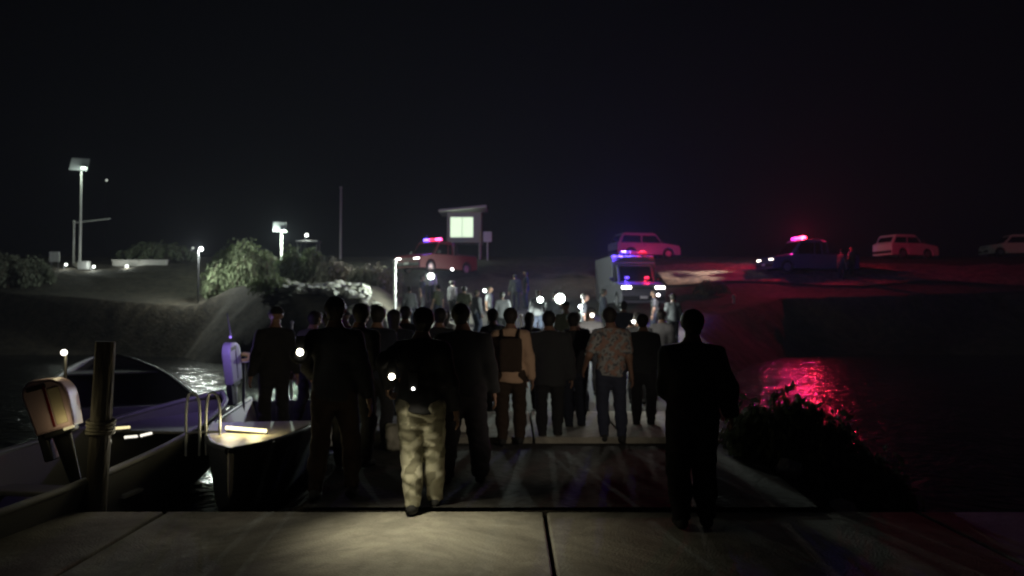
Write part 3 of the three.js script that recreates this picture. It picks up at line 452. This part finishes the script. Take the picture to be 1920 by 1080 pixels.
// ------------------------------------------------------------------ riprap stones on the banks
const stoneM = [[0.44, 0.43, 0.37], [0.5, 0.49, 0.43], [0.38, 0.37, 0.33]].map((c) => M(...c, 0.95, { bumpMap: roughBump, bumpScale: 0.02 }));
const stoneG = [0, 1, 2, 3, 4].map((s) => { const g = new THREE.IcosahedronGeometry(1, 1), p = g.attributes.position; for (let i = 0; i < p.count; i++) { const v = V(p.getX(i), p.getY(i), p.getZ(i)), k = 1 + 0.42 * nz(v.x * 1.3 + s * 5, v.y * 1.3, v.z * 1.3); p.setXYZ(i, v.x * k, v.y * k * 0.72, v.z * k); } g.computeVertexNormals(); return g; });
{
  const bank = new THREE.Group(); bank.name = 'stone_bank'; bank.userData.kind = 'structure'; scene.add(bank);
  const put = (px, py, D, s) => { const p = standOn(px, D); const m = part('stone', stoneG[Math.floor(rnd(0, 5))], stoneM[Math.floor(rnd(0, 3))], bank); m.scale.set(s * rnd(0.8, 1.4), s * rnd(0.7, 1.05), s * rnd(0.8, 1.2)); m.position.set(p.x, p.y + s * 0.1, p.z); m.rotation.set(rnd(-0.3, 0.3), rnd(0, 6.28), rnd(-0.3, 0.3)); };
  for (let i = 0; i < 46; i++) { const u = i / 45; put(lerp(528, 640, u) + rnd(-8, 8), 0, lerp(35.5, 33, u) + rnd(-0.9, 0.9), rnd(0.16, 0.34)); }
  for (let i = 0; i < 54; i++) { const u = i / 53; put(lerp(645, 765, u) + rnd(-8, 8), 0, lerp(32.5, 31.5, u) + rnd(-1.3, 1.3), rnd(0.14, 0.3)); }
  for (let i = 0; i < 44; i++) put(rnd(520, 690), 0, rnd(33.4, 37.5), rnd(0.2, 0.42));
  for (let i = 0; i < 30; i++) put(rnd(1215, 1300), 0, rnd(20, 27), rnd(0.1, 0.22));
  for (let i = 0; i < 26; i++) { const D = rnd(7.2, 14), x = edgeR(D) + rnd(0.05, 0.9); const m = part('stone', stoneG[i % 5], stoneM[2], bank), s = rnd(0.08, 0.2); m.scale.setScalar(s); m.position.set(x, hGround(x, D) + s * 0.2, -D); m.rotation.y = rnd(0, 6); }
}

// ------------------------------------------------------------------ boats (bow towards local -z)
function boat(o) {
  const t = thing(o.name ?? 'skiff', o.label, 'boat', V(o.x, WATER - 0.16, o.z), o.turn, 'moored boats'); t.rotation.z = o.roll ?? 0;
  const L = o.L ?? 6.2, B = o.B ?? 0.9, H = o.H ?? 0.75, nS = 30, nR = 10;
  const half = (u) => B * Math.pow(1 - Math.pow(u, 3.2), 0.75), sheer = (u) => H + (o.rise ?? 0.38) * u * u, keel = (u) => 0.5 * Math.pow(u, 6);
  const grid = (inset, drop) => {
    const pos = [], uv = [], idx = [];
    for (let i = 0; i <= nS; i++) for (let j = 0; j <= nR * 2; j++) {
      const u = i / nS, s = j / nR - 1, a = Math.abs(s), b = Math.max(half(u) - inset, 0.004), y = lerp(keel(u) + drop, sheer(u), a < 0.45 ? a * 0.35 : 0.1575 + (a - 0.45) / 0.55 * 0.8425);
      const x = Math.sign(s) * b * (a < 0.45 ? a / 0.45 * 0.74 : 0.74 + 0.26 * (a - 0.45) / 0.55); pos.push(x, y, (0.5 - u) * L + inset * (0.5 - u)); uv.push(s, u * L);
    }
    const n = nR * 2 + 1; for (let i = 0; i < nS; i++) for (let j = 0; j < n - 1; j++) { const q = i * n + j; idx.push(q, q + n, q + 1, q + 1, q + n, q + n + 1); }
    const g = new THREE.BufferGeometry(); g.setAttribute('position', new THREE.Float32BufferAttribute(pos, 3)); g.setAttribute('uv', new THREE.Float32BufferAttribute(uv, 2)); g.setIndex(idx); g.computeVertexNormals(); return g;
  };
  part('hull', grid(0, 0), o.paint, t); part('inner_hull', grid(0.05, 0.09), o.inner ?? o.paint, t);
  part('transom', box(B * 1.9, H - 0.12, 0.06, 0, H / 2 + 0.04, L / 2 + 0.01, 0.02), o.paint, t);
  for (const s of [-1, 1]) part('gunwale', tube(Array.from({ length: 14 }, (_, i) => { const u = i / 13; return V(s * (half(u) - 0.02), sheer(u) + 0.015, (0.5 - u) * L); }), 0.035, 40, 7), o.rail ?? o.paint, t);
  for (const u of [0.2, 0.42]) part('bench', box(half(u) * 1.9, 0.05, 0.32, 0, H * 0.68, (0.5 - u) * L, 0.015), o.bench ?? o.inner ?? o.paint, t);
  { const s = new THREE.Shape(); s.moveTo(-half(0.64) + 0.04, 0); for (let i = 0; i <= 10; i++) { const u = lerp(0.64, 0.985, i / 10); s.lineTo(-half(u) + 0.03, (u - 0.64) * L); } for (let i = 10; i >= 0; i--) { const u = lerp(0.64, 0.985, i / 10); s.lineTo(half(u) - 0.03, (u - 0.64) * L); }
    part('foredeck', new THREE.ExtrudeGeometry(s, { depth: 0.03, bevelEnabled: false }).rotateX(-Math.PI / 2).translate(0, o.rise ? sheer(1) - 0.015 : sheer(0.66) - 0.03, (0.5 - 0.64) * L), o.inner ?? o.paint, t); }
  return t;
}
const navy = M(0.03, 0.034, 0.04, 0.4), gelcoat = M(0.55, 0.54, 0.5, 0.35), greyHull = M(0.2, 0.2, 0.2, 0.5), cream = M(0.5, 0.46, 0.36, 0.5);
function motor(label, p, turn, tilt, cowl, side, stripe, k = 1) {
  const t = thing('outboard_motor', label, 'outboard motor', p, turn, 'outboard motors'); t.scale.setScalar(k); const r = new THREE.Euler(0, 0, tilt);
  const R = (g) => g.applyMatrix4(new THREE.Matrix4().makeRotationFromEuler(r));
  const prof = new THREE.Shape(); prof.moveTo(-0.17, 0); prof.lineTo(-0.2, 0.4); prof.quadraticCurveTo(-0.19, 0.52, -0.08, 0.53); prof.lineTo(0.08, 0.5); prof.quadraticCurveTo(0.2, 0.46, 0.2, 0.3); prof.lineTo(0.17, 0); prof.closePath();
  const c = part('cowling', R(extr(prof, 0.3, 0.035)), cowl, t);
  part('side_panel', R(box(0.12, 0.4, 0.02, 0.1, 0.23, 0.148, 0.008)), side, c); part('stripe', R(box(0.025, 0.47, 0.012, 0.015, 0.25, 0.153, 0.004)), stripe, c); part('top_vent', R(box(0.2, 0.05, 0.012, -0.06, 0.47, 0.15, 0.004)), blackPlastic, c);
  part('collar', R(box(0.3, 0.09, 0.24, 0, -0.05, 0, 0.03)), blackPlastic, t); part('drive_leg', R(new THREE.CylinderGeometry(0.1, 0.055, 0.62, 10).scale(1, 1, 0.6).translate(0, -0.38, 0)), blackPlastic, t);
  part('gearcase', R(new THREE.CapsuleGeometry(0.055, 0.24, 4, 10).rotateZ(Math.PI / 2).translate(0.02, -0.72, 0)), blackPlastic, t); part('propeller', R(mergeGeometries([0, 1, 2].map((i) => box(0.02, 0.15, 0.07, 0, 0.08, 0, 0.008).rotateX(i * 2.094).translate(0.2, -0.72, 0)))), steel, t);
  part('clamp_bracket', R(box(0.1, 0.3, 0.2, -0.16, -0.18, 0, 0.02)), darkSteel, t); return t;
}
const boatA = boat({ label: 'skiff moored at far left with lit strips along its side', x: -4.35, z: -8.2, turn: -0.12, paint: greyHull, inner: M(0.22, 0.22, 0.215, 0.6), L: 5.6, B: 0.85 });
const boatB = boat({ label: 'skiff with a bright cream foredeck lit by a strip light', x: -2.95, z: -9.75, turn: Math.PI + 0.16, paint: navy, inner: cream, L: 5.4, B: 0.72, H: 0.9, rise: 0.1 });
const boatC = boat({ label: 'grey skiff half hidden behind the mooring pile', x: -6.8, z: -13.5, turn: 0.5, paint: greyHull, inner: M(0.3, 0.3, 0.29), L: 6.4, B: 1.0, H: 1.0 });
motor('tilted white outboard motor with a dark red stripe', at(112, 800, 6.9), 0.15, 0.28, M(0.55, 0.38, 0.4, 0.4), M(0.55, 0.46, 0.32, 0.4), M(0.12, 0.004, 0.008, 0.4), 0.8);
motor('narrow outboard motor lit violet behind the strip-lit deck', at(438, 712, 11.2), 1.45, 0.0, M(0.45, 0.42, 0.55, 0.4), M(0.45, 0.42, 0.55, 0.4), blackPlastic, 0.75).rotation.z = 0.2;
{ const t = scene.children[scene.children.length - 1]; t.scale.set(0.75, 1.0, 0.42); }
// strip lights
function strip(label, a, b, r, rgb, g, I, group = 'light strips on the boats') {
  const m = a.clone().add(b).multiplyScalar(0.5), t = thing('strip_light', label, 'strip light', m, 0, group);
  part('channel', rod(a.clone().sub(m).add(V(0, -r * 1.3, -r)), b.clone().sub(m).add(V(0, -r * 1.3, -r)), r * 1.1), darkSteel, t); part('light_tube', rod(a.clone().sub(m), b.clone().sub(m), r, 10), glow(...rgb, g), t);
  for (const k of [0.2, 0.8]) if (I) { const p = a.clone().lerp(b, k).sub(m); lampPoint(t, p.x, p.y + 0.06, p.z + r + 0.08, ...rgb, I / 2, 4); }
}
const YL = [1, 0.86, 0.45];
strip('bright yellow white strip on the cream foredeck', at(424, 802, 8.15), at(499, 808, 8.05), 0.02, YL, 2.4, 0.5);
strip('upper lit strip right of the mooring pile', at(193, 805, 7.2), at(243, 801, 7.4), 0.014, YL, 1.1, 0.06);
strip('lower lit strip in the middle, right of the mooring pile', at(234, 820, 7.1), at(257, 818, 7.2), 0.013, WW, 1.1, 0.04);
strip('lower lit strip farthest from the mooring pile', at(264, 817, 7.2), at(284, 812, 7.3), 0.013, WW, 1.2, 0.04);
strip('short lit strip nearest the mooring pile foot', at(192, 827, 7.0), at(207, 825, 7.0), 0.015, WW, 0.9, 0.03);
strip('short lit strip on the foot of the striped outboard motor', at(120, 805, 6.8), at(139, 799, 6.8), 0.012, YL, 0.5, 0.03);
{
  const p = at(120, 661, 7.2), t = thing('boat_lamp', 'small white lamp above the striped outboard motor', 'lamp', p, 0);
  part('stem', rod(V(0, -0.9, -0.03), V(0, -0.02, -0.03), 0.014), darkSteel, t); part('lamp_globe', new THREE.SphereGeometry(0.028, 12, 8), glow(...WW, 5), t); lampPoint(t, 0.02, -0.02, 0.07, ...YL, 0.13, 1);
  const q = at(168, 700, 6.9), pile = thing('mooring_pile', 'thick grey mooring pile among the left boats', 'post', V(q.x, -1.7, q.z), 0.2), top = at(168, 640, 6.9).y + 1.7;
  pile.rotation.z = -0.04; part('shaft', cyl(0.1, 0.085, top, 0, 0, 0, 12), M(0.16, 0.145, 0.125, 0.95, { bumpMap: roughBump, bumpScale: 0.02 }), pile);
  for (let i = 0; i < 4; i++) part('rope_coil', new THREE.TorusGeometry(0.105, 0.016, 6, 20).rotateX(Math.PI / 2 + 0.05 * i).translate(0, 2.35 + i * 0.033, 0), M(0.3, 0.28, 0.23, 0.95), pile);
  const fr = thing('boarding_rail', 'bent metal boarding rail left of the cream foredeck', 'handrail', at(375, 835, 8.0), 0.25); const kk = 8 / F;
  for (const x of [-0.1, 0.09]) part('rail', tube([[x - 0.03, -0.1, 0], [x - 0.03, 0.4, 0], [x, 0.53, 0], [x + 0.07, 0.5, 0.02], [x + 0.1, 0.1, 0.02], [x + 0.1, -0.1, 0.02]], 0.014, 30, 7), steel, fr);
  part('crossbar', rod(V(-0.14, 0.13, 0.0), V(0.2, 0.13, 0.0), 0.014), steel, fr);
  const ring = thing('life_ring', 'small yellow life ring beside the violet outboard motor', 'life ring', at(457, 670, 11.4), 0.3); part('ring', new THREE.TorusGeometry(0.085, 0.035, 10, 24).scale(1.1, 0.65, 1).rotateX(-0.6), M(0.75, 0.6, 0.2, 0.6), ring); part('rope', new THREE.TorusGeometry(0.125, 0.008, 6, 24).scale(1.1, 0.65, 1).rotateX(-0.6), whitePaint, ring);
  part('hook_post', rod(V(0, -1.6, -0.12), V(0, 0.05, -0.12), 0.02), darkSteel, ring);
  const vl = thing('violet_lamp', 'small violet lamp hung above the narrow outboard motor', 'lamp', at(432, 632, 10.6)); part('lamp_globe', new THREE.SphereGeometry(0.02, 10, 8), glow(0.35, 0.2, 1, 1), vl); part('hanger', rod(V(0, 0.02, -0.02), V(-0.06, 0.32, -0.03), 0.008), darkSteel, vl); lampPoint(vl, 0.05, -0.05, 0.18, 0.45, 0.32, 1, 0.9, 1);
}
// ------------------------------------------------------------------ sacks and jugs on the ground
function sack(label, px, D, w, h, d, mat, yaw = 0) {
  const x = (px - 960) / F * D, t = thing('sack', label, 'sack', V(x, (D > 10 && D < 12.7 ? 0.115 : 0.035), -D), yaw, 'pale sacks on the causeway'), n = rnd(0, 50);
  const g = surfaceNets((a, b, c) => { const r = 0.06, q = [Math.abs(a) - w / 2 + r, Math.abs(b - h / 2) - h / 2 + r, Math.abs(c) - d / 2 + r]; return Math.hypot(Math.max(q[0], 0), Math.max(q[1], 0), Math.max(q[2], 0)) + Math.min(Math.max(...q), 0) - r - 0.03 * nz(a * 7 + n, b * 8, c * 7) - 0.012 * nz(a * 21, b * 19 + n, c * 21); }, [-w / 2 - 0.06, -0.02, -d / 2 - 0.06], [w / 2 + 0.06, h + 0.07, d / 2 + 0.06], 0.017);
  const p = g.attributes.position; for (let i = 0; i < p.count; i++) if (p.getY(i) < 0) p.setY(i, 0); part('bag', g, mat, t); part('tied_neck', new THREE.ConeGeometry(0.05, 0.09, 9).rotateX(Math.PI).translate(w * 0.1, h + 0.05, 0), mat, t);
}
const sackM = M(0.5, 0.48, 0.38, 0.9), sackW = M(0.6, 0.6, 0.54, 0.85);
sack('small slumped white sack left of the patterned trouser leg', 700, 9.75, 0.3, 0.2, 0.25, sackW, 0.4);
sack('large pale sack just left of the patterned trouser leg', 757, 9.6, 0.42, 0.32, 0.3, sackM, 0.1);
sack('large pale sack just right of the patterned trouser leg', 818, 9.7, 0.3, 0.31, 0.28, sackM, -0.3);
sack('white sack seen between the dark wide trouser legs', 871, 10.4, 0.25, 0.24, 0.2, sackW, 0.2);
for (const [px, D, lb] of [[575, 9.4, 'white jug farthest left by the causeway edge'], [590, 9.7, 'white jug in the middle by the causeway edge'], [620, 9.9, 'white jug farthest right by the causeway edge']]) {
  const t = thing('jug', lb, 'jug', V(-1.86 + (px - 575) * 0.006, 0.035, -D - 0.0), rnd(0, 3), 'white jugs'); t.position.x = (px - 960) / F * D; t.position.y = Math.max(0.035, hGround(t.position.x, D));
  part('bottle', new THREE.LatheGeometry([[0, 0], [0.07, 0], [0.078, 0.02], [0.078, 0.14], [0.05, 0.19], [0.025, 0.21], [0.025, 0.24], [0, 0.24]].map((p) => new THREE.Vector2(...p)), 16), whitePaint, t); part('handle', tube([[0.07, 0.1, 0], [0.11, 0.13, 0], [0.09, 0.19, 0], [0.04, 0.19, 0]], 0.011, 12, 6), whitePaint, t); part('cap', cyl(0.028, 0.028, 0.03, 0, 0.236, 0), M(0.05, 0.1, 0.3), t);
}

// ------------------------------------------------------------------ people
const black = cloth(0.014, 0.014, 0.016), char = cloth(0.024, 0.025, 0.027), navyC = cloth(0.014, 0.017, 0.03), brown = cloth(0.035, 0.021, 0.013), tan = cloth(0.5, 0.33, 0.22), whiteC = cloth(0.6, 0.6, 0.58), olive = cloth(0.06, 0.065, 0.04), maroon = cloth(0.09, 0.02, 0.025), jeans = cloth(0.03, 0.035, 0.06), greyC = cloth(0.14, 0.14, 0.15);
const near = 'people standing nearest the quay';
const p1 = person({ px: 790, D: 6.66, height: 1.74, label: 'person in black top and pale patterned trousers at the quay edge holding a phone', top: black, bottom: camo, baggy: 0.016, stance: [0.07, 0.0, 0.1, -0.22], left: [-0.27, 1.1, 0.1], gripL: 1, group: near });
person({ px: 572, D: 8.4, y: 0.02, p: V(-1.98, 0.02, -8.6), height: 1.7, label: 'black clothed figure at the causeway edge just behind the raised phone', top: black, bottom: black, turn: 0.3, left: [-0.2, 1.0, -0.2], group: near });
person({ px: 668, D: 8.5, height: 1.76, label: 'black clothed figure between the tall brown clothed person and the slim one', top: char, bottom: black, turn: -0.3, lean: 0.04, right: [0.14, 1.1, -0.24], group: near });
person({ px: 742, D: 10.7, height: 1.7, label: 'dark long haired figure behind the large pale sack left of the patterned trousers', top: navyC, bottom: black, turn: 0.2, loose: 0.012, longHair: true, group: near });
person({ px: 822, D: 10.6, height: 1.72, label: 'dark figure standing behind the sack right of the patterned trousers', top: char, bottom: black, turn: -0.1, right: [0.3, 0.9, -0.12], group: near });
person({ px: 1078, D: 11.0, height: 1.66, label: 'dark slight figure left of the mottled shirt, arms folded', top: black, bottom: navyC, turn: 0.25, left: [0.02, 1.14, -0.25], right: [-0.02, 1.18, -0.25], group: near });
person({ px: 1205, D: 11.2, height: 1.64, label: 'dark slight figure between the mottled shirt and the black silhouette', top: char, bottom: black, turn: -0.3, group: near });
const p2 = person({ px: 628, D: 7.05, height: 1.8, label: 'tall person in dark brown clothes raising a bright phone over the boats', top: char, bottom: brown, stance: [0.14, 0.06, 0.14, -0.06], left: [-0.32, 1.27, 0.0], gripL: 1, group: near });
person({ px: 517, D: 10.15, y: 0.043, height: 1.72, label: 'dark figure standing in the boat behind the glowing foredeck', top: black, bottom: black, stance: [0.12, 0.05, 0.13, -0.12], turn: 0.5, cap: black, group: near });
person({ px: 706, D: 9.6, height: 1.74, label: 'slim dark figure standing just behind the small slumped sack', top: navyC, bottom: black, turn: -0.2, group: near });
person({ px: 868, D: 7.7, height: 1.75, bulk: 1.1, label: 'broad person in a black jacket and wide dark trousers, legs apart', topName: 'jacket', top: black, bottom: cloth(0.02, 0.017, 0.022), baggy: 0.03, loose: 0.012, stance: [0.16, 0.05, 0.17, -0.02], left: [-0.31, 0.92, -0.12], right: [0.3, 0.86, -0.08], group: near });
const p6 = person({ px: 957, D: 9.9, height: 1.72, label: 'person in a tan long sleeved top with a dark brown backpack', top: tan, bottom: brown, baggy: 0.012, stance: [0.1, 0.04, 0.12, -0.06], left: [-0.27, 0.82, -0.02], right: [0.28, 0.82, 0.02], hem: 0.8, group: near });
{ const bp = part('backpack', surfaceNets((a, b, c) => { const q = [Math.abs(a) - 0.1, Math.abs(b - 1.16) - 0.17, Math.abs(c - 0.2) - 0.04]; return Math.hypot(Math.max(q[0], 0), Math.max(q[1], 0), Math.max(q[2], 0)) - 0.045 - 0.008 * nz(a * 14, b * 14, c * 14); }, [-0.17, 0.92, 0.08], [0.17, 1.4, 0.31], 0.015), brown.mat, p6.T); for (const s of [-1, 1]) part('strap', tube([[s * 0.1, 1.36, 0.16], [s * 0.11, 1.47, 0.06], [s * 0.12, 1.44, -0.06], [s * 0.13, 1.3, -0.15], [s * 0.15, 1.12, -0.12]], 0.016, 16, 6), brown.mat, bp); }
person({ px: 1030, D: 10.2, height: 1.68, label: 'person in plain dark clothes right of the tan topped one', top: char, bottom: black, loose: 0.02, hem: 0.75, bulk: 1.08, group: near });
person({ px: 1145, D: 10.1, height: 1.73, label: 'person in a mottled grey and red shirt and dark jeans', top: patterned, bottom: jeans, sleeve: 0.45, stance: [0.09, -0.02, 0.13, 0.05], left: [-0.33, 0.95, -0.14], right: [0.27, 0.85, -0.02], group: near });
person({ px: 1297, D: 6.25, height: 1.72, bulk: 1.0, label: 'large black silhouetted person in the right foreground', topName: 'jacket', top: cloth(0.007, 0.007, 0.009), bottom: cloth(0.006, 0.006, 0.008), loose: 0.015, baggy: 0.02, left: [-0.1, 1.12, -0.33], gripL: 1, right: [0.33, 0.9, -0.1], group: near });
{ const t = phoneLight(at(1262, 695, 6.8), 'unseen phone added to light the backs ahead, in front of the large black silhouette', [1, 0.86, 0.68], 0, 0, 0.014); lampSpot(t, V(0, -0.06, -0.06), V(-0.5, -0.12, -1), 1, 0.86, 0.68, 4.2, 0.8, 0.6, 1); }  // hidden phone, added to light the people, road and sacks ahead
const mid = 'people farther along the causeway';
const mids = [
  [758, 12.2, 1.76, 'dark figure with a navy top left of the broad black jacket', navyC, black], [580, 11.2, 1.68, 'dark figure behind the raised bright phone', olive, black], [648, 12.6, 1.7, 'dark figure behind the tall brown clothed person', maroon, black],
  [929, 12.8, 1.72, 'dark figure close left behind the tan topped person', black, black], [990, 13.6, 1.66, 'dark figure whose head shows right of the pale post', char, black], [1082, 12.8, 1.66, 'dark figure in navy left of the mottled shirt', navyC, jeans],
  [1108, 15.5, 1.72, 'dark figure behind the mottled shirt raising a lit phone', greyC, black], [1198, 14.2, 1.66, 'dark figure right of the mottled shirt raising a phone', char, black], [1240, 15.2, 1.7, 'pale topped figure left of the black silhouette', greyC, jeans],
  [835, 15.5, 1.66, 'white shirted figure seen between two dark backs', whiteC, black], [1062, 17.5, 1.74, 'dark figure in front of the brightest torch', olive, black], [705, 16.8, 1.72, 'grey topped figure behind the slim dark one', greyC, black], [1168, 18.5, 1.7, 'dark figure in front of the tall silver van', navyC, black]];
mids.forEach(([px, D, h, label, a, b], i) => person({ px, D, height: h, label, top: a, bottom: b, skin: i % 4, turn: rnd(-0.7, 0.7), lean: rnd(0, 0.07), stance: [rnd(0.07, 0.16), rnd(-0.1, 0.1), rnd(0.07, 0.16), rnd(-0.1, 0.1)], left: rnd() < 0.4 ? [-0.12, 1.1, -0.26] : [-rnd(0.24, 0.34), 0.86, rnd(-0.12, 0.04)], right: rnd() < 0.4 ? [0.1, 1.12, -0.25] : [rnd(0.24, 0.34), 0.86, rnd(-0.12, 0.04)], cap: i % 4 === 2 ? black : undefined, longHair: i % 5 === 4, sleeve: i % 2 ? 0.45 : 0.9, ...(i === 6 ? { left: [-0.05, 1.5, -0.4] } : i === 7 ? { left: [-0.2, 1.4, -0.36] } : {}), group: mid }));
const far = 'far crowd by the vehicles';
const fars = [
  [768, 30, 1.7, 'far figure next to the white marker post', greyC], [790, 36, 1.7, 'far figure left of the bright white shirt', char], [807, 39, 1.72, 'far figure in a bright white shirt in the pickup headlights', whiteC], [822, 31, 1.7, 'far dark figure below the red pickup headlight', olive], [848, 33, 1.7, 'far figure with a light in front of the red pickup', greyC],
  [870, 29, 1.74, 'far dark figure right of the headlight glare', olive], [893, 27, 1.68, 'far grey figure left of the small crowd lamp', greyC], [917, 30, 1.7, 'far figure right of the small crowd lamp', greyC], [966, 37, 1.72, 'left of the two far figures on the slope', char], [987, 37.5, 1.76, 'right of the two far figures on the slope', navyC],
  [942, 25, 1.68, 'far figure in the crowd gap left of the torches', greyC], [1040, 24, 1.7, 'far figure holding the brightest torch', char], [1008, 26, 1.7, 'far figure holding the smaller torch', greyC], [1095, 23, 1.7, 'far figure between the brightest torch and the van', char], [1130, 27, 1.7, 'far dark figure at the left corner of the van', navyC], [1228, 26, 1.7, 'far figure with a light right of the van', char], [1262, 24, 1.66, 'far pale figure right of the van at the stones', greyC], [1578, 44.5, 1.76, 'figure standing at the tail of the patrol pickup', char], [1598, 45.2, 1.7, 'second figure at the tail of the patrol pickup', greyC]];
fars.forEach(([px, D, h, label, a], i) => person({ px, D, height: h, label, top: a, bottom: i % 3 ? black : jeans, skin: i % 4, turn: i === 11 || i === 12 || i === 2 ? Math.PI : rnd(-2, 2), sleeve: i % 2 ? 0.45 : 0.9, ...(i === 11 ? { left: [-0.2, 1.32, -0.42] } : i === 12 ? { left: [-0.2, 1.35, -0.42] } : {}), group: far }));
// phones and torches
phoneLight(at(735, 692, 6.35), 'brightest phone lamp, held at the quay edge by the pale trousers', [1, 0.92, 0.66], 4.6, Math.PI, 0.026, [-0.3, -1, -0.2]);
phoneLight(at(775, 715, 6.49), 'small lit phone tucked in the waistband of the pale trousered person', [1, 0.98, 0.92], 0.02, Math.PI, 0.012);
{ const t = phoneLight(at(563, 647, 6.68), 'phone with a warm white lamp raised over the boats', [1, 0.93, 0.74], 0.35, Math.PI, 0.03, [0.2, -0.9, -0.45]); }
phoneLight(at(602, 665, 10.6), 'tiny phone lamp right of the raised phone', WW, 0.03, Math.PI, 0.018);
function torch(label, px, py, D, r, rgb, g, I) {
  const t = thing('torch', label, 'torch', at(px, py, D), 0, 'torches in the crowd');
  part('barrel', new THREE.CylinderGeometry(r * 0.5, r * 0.45, 0.24, 12).rotateX(Math.PI / 2).translate(0, 0, -0.16), blackPlastic, t); part('head', new THREE.CylinderGeometry(r * 1.05, r * 0.5, 0.1, 18).rotateX(Math.PI / 2).translate(0, 0, -0.02), blackPlastic, t); part('lamp_lens', new THREE.SphereGeometry(r, 16, 10).scale(1, 1, 0.35).translate(0, 0, 0.02), glow(...rgb, g), t);
  lampPoint(t, 0, 0, r * 0.35 + 0.1, ...rgb, I, 3);
}
torch('bright lamp held low in front of the red pickup', 808, 518, 34.6, 0.13, [0.86, 1, 0.88], 9, 110);
const GW = [0.86, 1, 0.88];
torch('brightest greenish white torch in the middle of the crowd', 1050, 560, 23.4, 0.14, GW, 22, 65);
torch('smaller torch just left of the brightest one', 1013, 562, 25.4, 0.09, GW, 14, 30);
torch('small bluish torch right of the brightest one', 1088, 575, 22.6, 0.055, [0.85, 0.92, 1], 10, 6);
torch('torch above the mottled shirt shoulder', 1110, 591, 15.0, 0.04, WW, 8, 2.5);
torch('torch right of the mottled shirt head', 1188, 603, 13.7, 0.035, WW, 7, 2);
torch('small torch right of the van headlights', 1234, 553, 25.6, 0.05, [1, 0.95, 1], 10, 5);
torch('small torch left of the van headlights', 1134, 546, 33, 0.07, [0.9, 0.8, 1], 8, 6);
torch('small torch over the heads left of centre', 909, 545, 29.5, 0.06, GW, 10, 8);
torch('small torch in front of the red pickup side', 848, 505, 32.6, 0.055, [1, 1, 0.95], 8, 5);

renderer.render(scene, camera);
